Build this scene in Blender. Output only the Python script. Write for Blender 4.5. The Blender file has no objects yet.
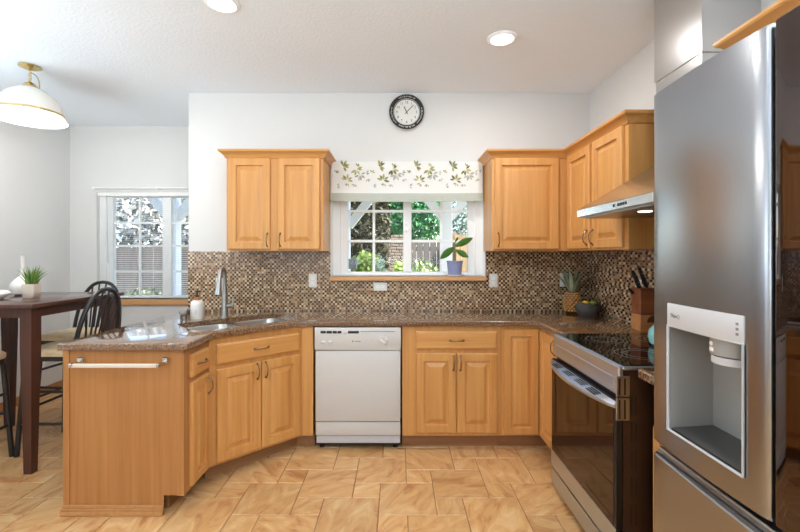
import bpy, bmesh, math, random
from mathutils import Vector, Matrix

PI = math.pi
scene = bpy.context.scene
COL = scene.collection

# ------------------------------------------------------------------ camera, world, lights, exposure
EYE = 1.386
cam_d = bpy.data.cameras.new('camera')
cam_d.sensor_width = 36.0
cam_d.lens = 420.0 / 800.0 * 36.0
cam_d.shift_x = 0.0025
cam_d.shift_y = -0.01375
cam_d.clip_start = 0.02
cam = bpy.data.objects.new('camera', cam_d)
cam.location = (0, 0, EYE)
cam.rotation_euler = (PI / 2, 0, 0)
COL.objects.link(cam)
scene.camera = cam

world = bpy.data.worlds.new('sky')
scene.world = world
world.use_nodes = True
_nt = world.node_tree
_nt.nodes.clear()
_out = _nt.nodes.new('ShaderNodeOutputWorld')
_bg = _nt.nodes.new('ShaderNodeBackground')
_sky = _nt.nodes.new('ShaderNodeTexSky')
_sky.sky_type = 'NISHITA'
_sky.sun_disc = False
_sky.sun_elevation = math.radians(48)
_sky.sun_rotation = math.radians(120)
_sky.air_density = 1.0
_sky.dust_density = 1.5
_bg.inputs['Strength'].default_value = 1.0
_nt.links.new(_sky.outputs[0], _bg.inputs['Color'])
_nt.links.new(_bg.outputs[0], _out.inputs['Surface'])

sun_d = bpy.data.lights.new('sun', 'SUN')
sun_d.energy = 13.0
sun_d.angle = math.radians(1.0)
sun_d.color = (1.0, 0.95, 0.86)
sun = bpy.data.objects.new('sun', sun_d)
sun.rotation_euler = (math.radians(-12) + math.radians(30), math.radians(38), 0)
COL.objects.link(sun)


def area(name, loc, rot, sx, sy, power, color):
    d = bpy.data.lights.new(name, 'AREA')
    d.shape = 'RECTANGLE'
    d.size = sx
    d.size_y = sy
    d.energy = power
    d.color = color
    o = bpy.data.objects.new(name, d)
    o.location = loc
    o.rotation_euler = rot
    COL.objects.link(o)
    return o


# added fill lamps out of frame, tilted up for the ceiling; no real openings
FILL_TINT = (0.72, 0.88, 1.0)
area('fill_light_rear', (-0.6, -3.30, 1.3), (math.radians(173), 0, 0), 4.8, 2.2, 225, FILL_TINT)
area('fill_light_left', (-3.30, 1.0, 1.6), (math.radians(152), 0, -PI / 2), 3.2, 1.4, 84, FILL_TINT)
area('fill_light_right', (1.40, -0.7, 1.9), (math.radians(168), 0, PI / 2), 2.2, 1.2, 175, FILL_TINT)

scene.view_settings.view_transform = 'Standard'
scene.view_settings.look = 'None'
scene.view_settings.exposure = -0.06
scene.view_settings.gamma = 1.0
scene.view_settings.use_curve_mapping = False
scene.cycles.max_bounces = 10
scene.cycles.diffuse_bounces = 6
scene.cycles.glossy_bounces = 5
scene.cycles.transparent_max_bounces = 12
scene.cycles.sample_clamp_indirect = 6.0
scene.cycles.caustics_reflective = False
scene.cycles.caustics_refractive = False


# ------------------------------------------------------------------ materials
def lin(c):
    r = []
    for v in c:
        v = v / 255.0
        r.append(v / 12.92 if v <= 0.04045 else ((v + 0.055) / 1.055) ** 2.4)
    return (r[0], r[1], r[2], 1.0)


def new_mat(name):
    m = bpy.data.materials.new(name)
    m.use_nodes = True
    nt = m.node_tree
    b = nt.nodes['Principled BSDF']
    return m, nt, b


def plain(name, rgb, rough=0.5, metal=0.0, spec=0.5, var=0.04, scale=8.0, bump=0.0, coat=0.0, emit=None, estr=0.0):
    """a colour with a little procedural mottling"""
    m, nt, b = new_mat(name)
    c = lin(rgb)
    tc = nt.nodes.new('ShaderNodeTexCoord')
    n = nt.nodes.new('ShaderNodeTexNoise')
    n.inputs['Scale'].default_value = scale
    n.inputs['Detail'].default_value = 4
    nt.links.new(tc.outputs['Object'], n.inputs['Vector'])
    mx = nt.nodes.new('ShaderNodeMix')
    mx.data_type = 'RGBA'
    mx.inputs[6].default_value = tuple(max(0, v * (1 - var)) for v in c[:3]) + (1,)
    mx.inputs[7].default_value = tuple(min(1, v * (1 + var)) for v in c[:3]) + (1,)
    nt.links.new(n.outputs['Fac'], mx.inputs[0])
    nt.links.new(mx.outputs[2], b.inputs['Base Color'])
    b.inputs['Roughness'].default_value = rough
    b.inputs['Metallic'].default_value = metal
    b.inputs['Specular IOR Level'].default_value = spec
    b.inputs['Coat Weight'].default_value = coat
    if bump:
        bp = nt.nodes.new('ShaderNodeBump')
        bp.inputs['Strength'].default_value = bump
        bp.inputs['Distance'].default_value = 0.004
        nt.links.new(n.outputs['Fac'], bp.inputs['Height'])
        nt.links.new(bp.outputs[0], b.inputs['Normal'])
    if emit:
        b.inputs['Emission Color'].default_value = lin(emit)
        b.inputs['Emission Strength'].default_value = estr
    return m


def wood(name, a, c, axis, rough=0.38, fine=28.0):
    """honey wood, grain along one axis of the thing"""
    m, nt, b = new_mat(name)
    tc = nt.nodes.new('ShaderNodeTexCoord')
    mp = nt.nodes.new('ShaderNodeMapping')
    s = [fine, fine, fine]
    s[axis] = 1.1
    mp.inputs['Scale'].default_value = s
    nt.links.new(tc.outputs['Object'], mp.inputs['Vector'])
    oi = nt.nodes.new('ShaderNodeObjectInfo')
    mul = nt.nodes.new('ShaderNodeMath')
    mul.operation = 'MULTIPLY'
    mul.inputs[1].default_value = 37.0
    nt.links.new(oi.outputs['Random'], mul.inputs[0])
    n = nt.nodes.new('ShaderNodeTexNoise')
    n.noise_dimensions = '4D'
    n.inputs['Scale'].default_value = 1.0
    n.inputs['Detail'].default_value = 5
    n.inputs['Roughness'].default_value = 0.6
    nt.links.new(mp.outputs[0], n.inputs['Vector'])
    nt.links.new(mul.outputs[0], n.inputs['W'])
    rp = nt.nodes.new('ShaderNodeValToRGB')
    rp.color_ramp.elements[0].position = 0.30
    rp.color_ramp.elements[0].color = lin(a)
    rp.color_ramp.elements[1].position = 0.68
    rp.color_ramp.elements[1].color = lin(c)
    nt.links.new(n.outputs['Fac'], rp.inputs['Fac'])
    nt.links.new(rp.outputs[0], b.inputs['Base Color'])
    b.inputs['Roughness'].default_value = rough
    b.inputs['Specular IOR Level'].default_value = 0.45
    return m


def mosaic(name, ax, wide=1.0, P=0.0178):
    """small glass and stone mosaic, square cells on axes (ax, z)"""
    m, nt, b = new_mat(name)
    L = nt.links.new
    tc = nt.nodes.new('ShaderNodeTexCoord')
    sp = nt.nodes.new('ShaderNodeSeparateXYZ')
    L(tc.outputs['Object'], sp.inputs[0])

    def math_(op, a, bb=None):
        k = nt.nodes.new('ShaderNodeMath')
        k.operation = op
        for i, v in enumerate((a, bb)):
            if v is None:
                continue
            if isinstance(v, (int, float)):
                k.inputs[i].default_value = v
            else:
                L(v, k.inputs[i])
        return k.outputs[0]
    v = math_('DIVIDE', sp.outputs[2], P)
    u = math_('DIVIDE', sp.outputs[ax], P * wide)
    if wide > 1.0:
        rw = nt.nodes.new('ShaderNodeTexWhiteNoise')
        rw.noise_dimensions = '1D'
        L(math_('FLOOR', v), rw.inputs['W'])
        u = math_('ADD', u, rw.outputs['Value'])
    cu, cv = math_('FLOOR', u), math_('FLOOR', v)
    fu, fv = math_('FRACT', u), math_('FRACT', v)
    cb = nt.nodes.new('ShaderNodeCombineXYZ')
    L(cu, cb.inputs[0])
    L(cv, cb.inputs[1])
    wn = nt.nodes.new('ShaderNodeTexWhiteNoise')
    L(cb.outputs[0], wn.inputs['Vector'])
    def ramp(cols):
        rp = nt.nodes.new('ShaderNodeValToRGB')
        rp.color_ramp.interpolation = 'CONSTANT'
        e = rp.color_ramp.elements
        e[0].position = 0
        e[0].color = lin(cols[0][1])
        e[1].position = cols[1][0]
        e[1].color = lin(cols[1][1])
        for p_, c_ in cols[2:]:
            k = e.new(p_)
            k.color = lin(c_)
        L(wn.outputs['Value'], rp.inputs['Fac'])
        return rp
    light = ramp([(0.0, (140, 106, 76)), (0.2, (172, 140, 106)), (0.5, (192, 164, 128)), (0.74, (220, 198, 164))])
    dark = ramp([(0.0, (52, 32, 22)), (0.5, (82, 56, 40)), (0.68, (120, 90, 64)), (0.84, (176, 146, 112))])
    par = math_('MODULO', math_('ADD', cu, cv), 2.0)
    par = math_('GREATER_THAN', math_('ABSOLUTE', par), 0.5)
    rp = nt.nodes.new('ShaderNodeMix')
    rp.data_type = 'RGBA'
    L(par, rp.inputs[0])
    L(light.outputs[0], rp.inputs[6])
    L(dark.outputs[0], rp.inputs[7])
    du = math_('ABSOLUTE', math_('SUBTRACT', fu, 0.5))
    dv = math_('ABSOLUTE', math_('SUBTRACT', fv, 0.5))
    mo = math_('GREATER_THAN', math_('MAXIMUM', du, dv), 0.43)
    mx = nt.nodes.new('ShaderNodeMix')
    mx.data_type = 'RGBA'
    L(mo, mx.inputs[0])
    L(rp.outputs[2], mx.inputs[6])
    mx.inputs[7].default_value = lin((150, 124, 98))
    L(mx.outputs[2], b.inputs['Base Color'])
    rr = math_('MULTIPLY_ADD', mo, 0.45)
    rr.node.inputs[2].default_value = 0.2
    L(rr, b.inputs['Roughness'])
    return m


def granite():
    m, nt, b = new_mat('brown_granite')
    L = nt.links.new
    tc = nt.nodes.new('ShaderNodeTexCoord')
    n1 = nt.nodes.new('ShaderNodeTexNoise')
    n1.inputs['Scale'].default_value = 90
    n1.inputs['Detail'].default_value = 6
    n1.inputs['Roughness'].default_value = 0.7
    L(tc.outputs['Object'], n1.inputs['Vector'])
    n2 = nt.nodes.new('ShaderNodeTexVoronoi')
    n2.inputs['Scale'].default_value = 130
    L(tc.outputs['Object'], n2.inputs['Vector'])
    rp = nt.nodes.new('ShaderNodeValToRGB')
    e = rp.color_ramp.elements
    e[0].position = 0.32
    e[0].color = lin((44, 29, 20))
    e[1].position = 0.72
    e[1].color = lin((190, 160, 124))
    k = e.new(0.45)
    k.color = lin((104, 72, 48))
    k = e.new(0.57)
    k.color = lin((144, 108, 76))
    L(n1.outputs['Fac'], rp.inputs['Fac'])
    mx = nt.nodes.new('ShaderNodeMix')
    mx.data_type = 'RGBA'
    mx.blend_type = 'MULTIPLY'
    mx.inputs[0].default_value = 0.2
    L(rp.outputs[0], mx.inputs[6])
    L(n2.outputs['Color'], mx.inputs[7])
    L(mx.outputs[2], b.inputs['Base Color'])
    b.inputs['Roughness'].default_value = 0.12
    b.inputs['Specular IOR Level'].default_value = 0.55
    b.inputs['Coat Weight'].default_value = 0.9
    b.inputs['Coat Roughness'].default_value = 0.06
    return m


def tile_floor():
    m, nt, b = new_mat('sandstone_tile')
    L = nt.links.new
    tc = nt.nodes.new('ShaderNodeTexCoord')
    at = nt.nodes.new('ShaderNodeAttribute')
    at.attribute_name = 'tile_rand'
    add = nt.nodes.new('ShaderNodeVectorMath')
    add.operation = 'MULTIPLY_ADD'
    L(at.outputs['Vector'], add.inputs[0])
    add.inputs[1].default_value = (31, 17, 23)
    L(tc.outputs['Object'], add.inputs[2])
    rot = nt.nodes.new('ShaderNodeVectorRotate')
    rot.rotation_type = 'Z_AXIS'
    sx = nt.nodes.new('ShaderNodeSeparateXYZ')
    L(at.outputs['Vector'], sx.inputs[0])
    ml = nt.nodes.new('ShaderNodeMath')
    ml.operation = 'MULTIPLY'
    ml.inputs[1].default_value = 40
    L(sx.outputs[1], ml.inputs[0])
    L(ml.outputs[0], rot.inputs['Angle'])
    L(add.outputs[0], rot.inputs['Vector'])
    mp = nt.nodes.new('ShaderNodeMapping')
    mp.inputs['Scale'].default_value = (3.0, 7.5, 1)
    L(rot.outputs[0], mp.inputs['Vector'])
    n = nt.nodes.new('ShaderNodeTexNoise')
    n.inputs['Scale'].default_value = 1.4
    n.inputs['Detail'].default_value = 7
    n.inputs['Roughness'].default_value = 0.62
    n.inputs['Distortion'].default_value = 1.3
    L(mp.outputs[0], n.inputs['Vector'])
    rp = nt.nodes.new('ShaderNodeValToRGB')
    e = rp.color_ramp.elements
    e[0].position = 0.33
    e[0].color = lin((172, 118, 70))
    e[1].position = 0.68
    e[1].color = lin((216, 181, 134))
    k = e.new(0.44)
    k.color = lin((197, 149, 98))
    k = e.new(0.55)
    k.color = lin((206, 162, 110))
    L(n.outputs['Fac'], rp.inputs['Fac'])
    hs = nt.nodes.new('ShaderNodeHueSaturation')
    L(rp.outputs[0], hs.inputs['Color'])
    vv = nt.nodes.new('ShaderNodeMath')
    vv.operation = 'MULTIPLY_ADD'
    L(sx.outputs[2], vv.inputs[0])
    vv.inputs[1].default_value = 0.2
    vv.inputs[2].default_value = 0.9
    L(vv.outputs[0], hs.inputs['Value'])
    L(hs.outputs[0], b.inputs['Base Color'])
    b.inputs['Roughness'].default_value = 0.36
    b.inputs['Specular IOR Level'].default_value = 0.4
    bp = nt.nodes.new('ShaderNodeBump')
    bp.inputs['Strength'].default_value = 0.12
    bp.inputs['Distance'].default_value = 0.004
    L(n.outputs['Fac'], bp.inputs['Height'])
    L(bp.outputs[0], b.inputs['Normal'])
    return m


def steel(name, rgb, rough, axis=2, aniso=0.5):
    m, nt, b = new_mat(name)
    L = nt.links.new
    tc = nt.nodes.new('ShaderNodeTexCoord')
    mp = nt.nodes.new('ShaderNodeMapping')
    s = [300.0, 300.0, 300.0]
    s[axis] = 3.0
    mp.inputs['Scale'].default_value = s
    L(tc.outputs['Object'], mp.inputs['Vector'])
    n = nt.nodes.new('ShaderNodeTexNoise')
    n.inputs['Scale'].default_value = 1
    n.inputs['Detail'].default_value = 2
    L(mp.outputs[0], n.inputs['Vector'])
    mr = nt.nodes.new('ShaderNodeMapRange')
    mr.inputs['To Min'].default_value = rough * 0.9
    mr.inputs['To Max'].default_value = rough * 1.15
    L(n.outputs['Fac'], mr.inputs['Value'])
    L(mr.outputs[0], b.inputs['Roughness'])
    b.inputs['Base Color'].default_value = lin(rgb)
    b.inputs['Metallic'].default_value = 1.0
    return m


def leafy(name, c0, c1, rough=0.55):
    m, nt, b = new_mat(name)
    L = nt.links.new
    ge = nt.nodes.new('ShaderNodeNewGeometry')
    rp = nt.nodes.new('ShaderNodeValToRGB')
    rp.color_ramp.elements[0].color = lin(c0)
    rp.color_ramp.elements[1].color = lin(c1)
    L(ge.outputs['Random Per Island'], rp.inputs['Fac'])
    L(rp.outputs[0], b.inputs['Base Color'])
    b.inputs['Roughness'].default_value = rough
    return m


def glass_pane(name, tint=(1, 1, 1, 1)):
    m, nt, b = new_mat(name)
    nt.nodes.remove(b)
    L = nt.links.new
    o = nt.nodes['Material Output']
    t = nt.nodes.new('ShaderNodeBsdfTransparent')
    t.inputs[0].default_value = tint
    g = nt.nodes.new('ShaderNodeBsdfGlossy')
    g.inputs['Roughness'].default_value = 0.02
    fr = nt.nodes.new('ShaderNodeFresnel')
    fr.inputs[0].default_value = 1.18
    mx = nt.nodes.new('ShaderNodeMixShader')
    L(fr.outputs[0], mx.inputs[0])
    L(t.outputs[0], mx.inputs[1])
    L(g.outputs[0], mx.inputs[2])
    L(mx.outputs[0], o.inputs['Surface'])
    return m


WALL = plain('wall_paint', (216, 215, 213), 0.75, var=0.015, scale=60, bump=0.05)
CEIL = plain('ceiling_paint', (236, 242, 248), 0.8, var=0.02, scale=55, bump=0.9)
WHITE = plain('white_vinyl', (246, 246, 246), 0.35, var=0.01)
PLASTIC = plain('white_plastic', (228, 225, 218), 0.35, var=0.01)
APPL = plain('white_appliance', (200, 197, 193), 0.28, var=0.01)
APPL_D = plain('grey_white_kick', (190, 192, 196), 0.35, var=0.02)
GREY = plain('mid_grey_plastic', (120, 118, 116), 0.5)
WOODV = wood('maple_upright', (191, 131, 69), (211, 157, 93), 2)
WOODH = wood('maple_lengthwise', (191, 131, 69), (211, 157, 93), 0)
WOODHY = wood('maple_lengthwise_y', (191, 131, 69), (211, 157, 93), 1)
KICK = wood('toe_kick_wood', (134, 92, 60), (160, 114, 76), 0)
OAKV = wood('oak_panel', (158, 104, 54), (178, 124, 72), 2, 0.5, 40)
OAKH = wood('oak_moulding', (172, 118, 66), (188, 134, 82), 0, 0.5, 40)
SILLW = wood('sill_wood', (188, 138, 92), (212, 164, 114), 0)
BASEW = wood('baseboard_wood', (160, 104, 58), (186, 130, 80), 1)
DARKW = wood('espresso_wood', (58, 32, 26), (84, 50, 40), 2, 0.3, 18)
DARKT = wood('espresso_top', (66, 42, 36), (92, 62, 52), 1, 0.13, 18)
ACACIA = wood('acacia_wood', (84, 40, 22), (150, 84, 46), 0, 0.4, 14)
ACACIA_L = wood('acacia_pale', (160, 100, 56), (196, 138, 86), 0, 0.4, 14)
BLACKM = plain('black_metal', (34, 31, 31), 0.38, 0.0, var=0.08)
BRONZE = plain('dark_bronze', (124, 102, 86), 0.28, 0.9, var=0.08)
PEWTER = plain('old_pewter', (120, 108, 98), 0.35, 0.8, var=0.2, scale=60)
CHROME = plain('chrome', (214, 214, 214), 0.1, 1.0, var=0.01)
NICKEL = plain('satin_nickel', (164, 162, 158), 0.33, 1.0, var=0.02)
SATIN = plain('satin_bar', (224, 212, 200), 0.35, 0.3, var=0.02)
STEEL = steel('stainless_front', (160, 162, 167), 0.24, 2)
STEELH = steel('stainless_range', (196, 206, 220), 0.34, 0)
STEELB = steel('stainless_bowl', (170, 168, 165), 0.32, 0)
HOODS = steel('stainless_hood', (205, 205, 205), 0.2, 1)
DISP = plain('dispenser_grey', (158, 156, 152), 0.35, 0.3, var=0.02)
DISPL = plain('dispenser_strip', (200, 200, 202), 0.35, 0.2, var=0.01)
DISPD = plain('dispenser_tray', (88, 86, 84), 0.3, 0.5)
BLKGL = plain('black_glass', (10, 9, 9), 0.035, 0.0, 0.6, var=0.1)
OVGL = plain('oven_glass', (44, 26, 18), 0.04, 0.35, 0.9, var=0.05)
DOORGL = plain('mirror_black_glass', (96, 86, 84), 0.03, 1.0, var=0.01)
BLACK = plain('black_plastic', (16, 15, 15), 0.4)
BROWNBLK = plain('range_side_enamel', (44, 26, 18), 0.3, 0.0, 0.6)
RING = plain('burner_print', (120, 118, 116), 0.3)
GRAN = granite()
TILE = tile_floor()
GROUT = plain('floor_grout', (150, 112, 76), 0.8, var=0.1, scale=30)
MOSX = mosaic('mosaic_back', 0)
MOSY = mosaic('mosaic_side', 1, 1.7, 0.0178)
GLASS = glass_pane('window_glass')
BRASS = plain('brass', (214, 190, 138), 0.2, 1.0, var=0.05)
SLAT = plain('blind_slat', (236, 236, 234), 0.5, var=0.01)
FABRIC = plain('shade_fabric', (230, 229, 226), 0.85, var=0.02, scale=40)
LEAF_P = leafy('printed_leaf', (104, 104, 52), (192, 190, 124), 0.85)
LEAF_G = leafy('printed_grey_leaf', (146, 148, 138), (196, 198, 186), 0.85)
SEATF = plain('patterned_seat_fabric', (222, 198, 158), 0.8, var=0.28, scale=22)
CERAM = plain('white_ceramic', (232, 228, 222), 0.35, var=0.02)
POTB = plain('beige_pot', (214, 198, 182), 0.6, var=0.04, scale=40)
POTBLUE = plain('lilac_blue_pot', (134, 142, 178), 0.4, var=0.05)
SOIL = plain('soil', (66, 48, 36), 0.9, var=0.3, scale=80)
GRASSB = leafy('grass_blade', (52, 92, 34), (146, 178, 84))
PLANT = leafy('plant_leaf', (70, 116, 44), (112, 150, 70), 0.4)
STEMB = plain('plant_stem', (120, 104, 70), 0.7)
TEAL = plain('teal_enamel', (140, 196, 192), 0.15, var=0.02)
STONE = plain('dark_stone', (76, 72, 70), 0.8, var=0.4, scale=18, bump=0.8)
YELL = plain('yellow_fruit', (214, 176, 64), 0.5)
LIME = plain('green_fruit', (128, 148, 46), 0.5, var=0.15, scale=30)
PINEB = plain('pineapple_skin', (128, 84, 44), 0.55, var=0.35, scale=45)
PINED = plain('pineapple_eye', (198, 150, 84), 0.55, var=0.2, scale=60)
PINEL = leafy('pineapple_leaf', (88, 98, 70), (172, 178, 146))


# ------------------------------------------------------------------ mesh builder
class MB:
    def __init__(self):
        self.bm = bmesh.new()
        self.mi = 0

    def _f(self, vs):
        try:
            f = self.bm.faces.new(vs)
            f.material_index = self.mi
            f.smooth = True
            return f
        except ValueError:
            return None

    def box(self, x0, x1, y0, y1, z0, z1, bev=0.0, seg=1):
        b = self.bm
        v = [b.verts.new(p) for p in ((x0, y0, z0), (x1, y0, z0), (x1, y1, z0), (x0, y1, z0), (x0, y0, z1), (x1, y0, z1), (x1, y1, z1), (x0, y1, z1))]
        fs = [self._f([v[i] for i in q]) for q in ((0, 3, 2, 1), (4, 5, 6, 7), (0, 1, 5, 4), (1, 2, 6, 5), (2, 3, 7, 6), (3, 0, 4, 7))]
        if bev:
            es = list({e for f in fs for e in f.edges})
            r = bmesh.ops.bevel(b, geom=es, offset=bev, segments=seg, profile=0.5, affect='EDGES')
            for f in r['faces']:
                f.material_index = self.mi
                f.smooth = True
        return self

    def nested(self, x0, x1, z0, z1, loops, y=0.0, cap=True):
        """rectangle loops (inset, depth) facing -y; the first loop is at the back"""
        b = self.bm
        prev = None
        for ins, dy in loops:
            L = [b.verts.new(p) for p in ((x0 + ins, y + dy, z0 + ins), (x1 - ins, y + dy, z0 + ins), (x1 - ins, y + dy, z1 - ins), (x0 + ins, y + dy, z1 - ins))]
            if prev:
                for i in range(4):
                    j = (i + 1) % 4
                    self._f([prev[i], prev[j], L[j], L[i]])
            prev = L
        if cap:
            self._f(prev)
        return self

    def prism(self, poly, z0, z1):
        b = self.bm
        lo = [b.verts.new((x, y, z0)) for x, y in poly]
        hi = [b.verts.new((x, y, z1)) for x, y in poly]
        n = len(poly)
        for i in range(n):
            j = (i + 1) % n
            self._f([lo[i], lo[j], hi[j], hi[i]])
        self._f(hi)
        self._f(lo[::-1])
        return self

    def loft(self, rings, close=True, cap0=True, cap1=True):
        b = self.bm
        R = [[b.verts.new(p) for p in r] for r in rings]
        n = len(R[0])
        for a, c in zip(R, R[1:]):
            for i in range(n if close else n - 1):
                j = (i + 1) % n
                self._f([a[i], a[j], c[j], c[i]])
        if cap0:
            self._f(R[0][::-1])
        if cap1:
            self._f(R[-1])
        return self

    def lathe(self, prof, c=(0, 0, 0), seg=24, sx=1.0, sy=1.0, cap0=True, cap1=True):
        rings = []
        for r, z in prof:
            r = max(r, 1e-4)
            rings.append([(c[0] + sx * r * math.cos(2 * PI * i / seg), c[1] + sy * r * math.sin(2 * PI * i / seg), c[2] + z) for i in range(seg)])
        return self.loft(rings, True, cap0, cap1)

    def tube(self, pts, r, seg=8, closed=False):
        pts = [Vector(p) for p in pts]
        n = len(pts)
        rad = r if isinstance(r, (list, tuple)) else [r] * n
        rings = []
        up = None
        for i, p in enumerate(pts):
            if closed:
                t = pts[(i + 1) % n] - pts[i - 1]
            else:
                t = pts[min(i + 1, n - 1)] - pts[max(i - 1, 0)]
            t.normalize()
            if up is None:
                up = Vector((0, 0, 1)) if abs(t.z) < 0.9 else Vector((1, 0, 0))
            s = t.cross(up)
            if s.length < 1e-5:
                s = t.cross(Vector((0.3, 1, 0.2)))
            s.normalize()
            up = s.cross(t).normalized()
            rings.append([p + rad[i] * (math.cos(2 * PI * k / seg) * s + math.sin(2 * PI * k / seg) * up) for k in range(seg)])
        if closed:
            rings.append(rings[0])
            self.loft(rings, True, False, False)
            bmesh.ops.remove_doubles(self.bm, verts=self.bm.verts, dist=1e-6)
        else:
            self.loft(rings)
        return self

    def cyl(self, p0, p1, r0, r1=None, seg=14):
        return self.tube([p0, p1], [r0, r0 if r1 is None else r1], seg)

    def ball(self, c, rx, ry=None, rz=None, seg=16, rows=10):
        ry = ry or rx
        rz = rz or rx
        rings = []
        for k in range(rows + 1):
            a = -PI / 2 + PI * k / rows
            q = max(math.cos(a), 1e-3)
            rings.append([(c[0] + rx * q * math.cos(2 * PI * i / seg), c[1] + ry * q * math.sin(2 * PI * i / seg), c[2] + rz * math.sin(a)) for i in range(seg)])
        return self.loft(rings)

    def quad(self, *p):
        self._f([self.bm.verts.new(q) for q in p])
        return self

    def xf(self, M):
        bmesh.ops.transform(self.bm, matrix=M, verts=self.bm.verts)
        return self

    def build(self, name, mats, parent=None, world=False, angle=35, rev=True):
        if parent is not None and world:
            bpy.context.view_layer.update()
            self.xf(parent.matrix_world.inverted())
        if rev:
            bmesh.ops.recalc_face_normals(self.bm, faces=self.bm.faces)
        me = bpy.data.meshes.new(name)
        self.bm.to_mesh(me)
        self.bm.free()
        for m in (mats if isinstance(mats, (list, tuple)) else [mats]):
            me.materials.append(m)
        me.set_sharp_from_angle(angle=math.radians(angle))
        o = bpy.data.objects.new(name, me)
        COL.objects.link(o)
        if parent is not None:
            o.parent = parent
        return o


def tag(o, label, cat, group=None, kind=None):
    o['label'] = label
    o['category'] = cat
    if group:
        o['group'] = group
    if kind:
        o['kind'] = kind
    return o


def thing(name, label, cat, loc=(0, 0, 0), rz=0.0, group=None):
    o = bpy.data.objects.new(name, None)
    o.empty_display_size = 0.1
    o.location = loc
    o.rotation_euler = (0, 0, rz)
    COL.objects.link(o)
    tag(o, label, cat, group)
    bpy.context.view_layer.update()
    return o


def struct(o, label=None):
    o['kind'] = 'structure'
    if label:
        o['label'] = label
    return o


def copy_tree(o, parent=None):
    c = o.copy()
    COL.objects.link(c)
    c.parent = parent
    for ch in o.children:
        copy_tree(ch, c)
    return c


def bez(p0, p1, p2, n=10):
    p0, p1, p2 = Vector(p0), Vector(p1), Vector(p2)
    return [(1 - t) ** 2 * p0 + 2 * t * (1 - t) * p1 + t * t * p2 for t in (i / n for i in range(n + 1))]


# ------------------------------------------------------------------ the room
XL, XR, YB, YN, YR, ZC = -3.50, 1.633, 3.57, 4.48, -3.5, 2.762
XE = -1.78          # end of the kitchen back wall, the nook goes deeper left of it
TH = 0.14


def floor_mesh():
    mb = MB()
    bm = mb.bm
    lay = bm.loops.layers.float_vector.new('tile_rand')
    mb.quad((XL, YR, -0.004), (XR, YR, -0.004), (XR, YN, -0.004), (XL, YN, -0.004))
    mb.mi = 1
    a, b = 0.315, 0.157
    ox, oy = -0.262, 2.553
    g = 0.0022
    rnd = random.Random(5)

    def tile(x0, x1, y0, y1):
        x0 += g; x1 -= g; y0 += g; y1 -= g
        x0 = max(x0, XL); x1 = min(x1, XR); y0 = max(y0, YR); y1 = min(y1, YN)
        if x1 - x0 < 0.005 or y1 - y0 < 0.005:
            return
        e = 0.0025
        rv = (rnd.random(), rnd.random(), rnd.random())
        lo = [bm.verts.new(p) for p in ((x0, y0, -0.0035), (x1, y0, -0.0035), (x1, y1, -0.0035), (x0, y1, -0.0035))]
        hi = [bm.verts.new(p) for p in ((x0 + e, y0 + e, 0), (x1 - e, y0 + e, 0), (x1 - e, y1 - e, 0), (x0 + e, y1 - e, 0))]
        fs = [mb._f(hi)] + [mb._f([lo[i], lo[(i + 1) % 4], hi[(i + 1) % 4], hi[i]]) for i in range(4)]
        for f in fs:
            for lp in f.loops:
                lp[lay] = rv
    for n in range(-40, 41):
        for m in range(-40, 41):
            x = ox + n * a + m * b
            y = oy + n * b - m * a
            if x < XL - 0.6 or x > XR + 0.2 or y < YR - 0.2 or y > YN + 0.5:
                continue
            tile(x, x + a, y, y + a)
            tile(x + a, x + a + b, y, y + b)
    o = mb.build('floor', [GROUT, TILE], rev=False)
    return struct(o, 'tan sandstone tile floor of large and small squares')


floor_mesh()
struct(MB().box(XL - TH, XR + TH, YR - TH, YN + TH, ZC, ZC + 0.2).build('ceiling', CEIL), 'white textured ceiling')


def wall_with_hole(name, x0, x1, y0, y1, hx0, hx1, hz0, hz1):
    mb = MB()
    mb.box(x0, hx0, y0, y1, 0, ZC)
    mb.box(hx1, x1, y0, y1, 0, ZC)
    mb.box(hx0, hx1, y0, y1, 0, hz0)
    mb.box(hx0, hx1, y0, y1, hz1, ZC)
    return struct(mb.build(name, WALL))


KX0, KX1, KZ0, KZ1 = -0.572, 0.742, 1.205, 2.12     # kitchen window opening
wall_with_hole('wall_back', XE, XR + TH, YB, YB + TH, KX0, KX1, KZ0, KZ1)
NX0, NX1, NZ0, NZ1 = -3.215, -1.98, 0.915, 2.06      # nook window opening
wall_with_hole('wall_nook', XL - TH, XE + TH, YN, YN + TH, NX0, NX1, NZ0, NZ1)
struct(MB().box(XE, XE + TH, YB + TH, YN, 0, ZC).build('wall_nook_side', WALL))
struct(MB().box(XL - TH, XL, YR - TH, YN, 0, ZC).build('wall_left', WALL))
struct(MB().box(XR, XR + TH, YR - TH, YB, 0, ZC).build('wall_right', WALL))
struct(MB().box(XL, XR, YR - TH, YR, 0, ZC).build('wall_front', WALL))
struct(MB().box(XL, XL + 0.014, YR, YN - 0.014, 0, 0.085, 0.004).build('baseboard_left', BASEW))
struct(MB().box(XL, XE, YN - 0.014, YN, 0, 0.085, 0.004).build('baseboard_nook', SILLW))

# mosaic backsplash
CT = 0.92
BT = 0.009
UB = 1.418
mb = MB()
mb.box(XE, KX0 - 0.002, YB - BT, YB, CT, UB - 0.002)
mb.box(KX0 - 0.002, KX1 + 0.002, YB - BT, YB, CT, 1.165)
mb.box(KX1 + 0.002, XR - BT, YB - BT, YB, CT, UB - 0.002)
struct(mb.build('trim_1', MOSX), 'brown and cream mosaic tile backsplash on the back wall')
mb = MB()
mb.box(XR - BT, XR, 2.40, YB, CT, UB - 0.002)
mb.box(XR - BT, XR, 1.43, 2.40, CT, UB + 0.2)
struct(mb.build('trim_2', MOSY), 'brown and cream mosaic tile backsplash on the right wall')

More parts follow.
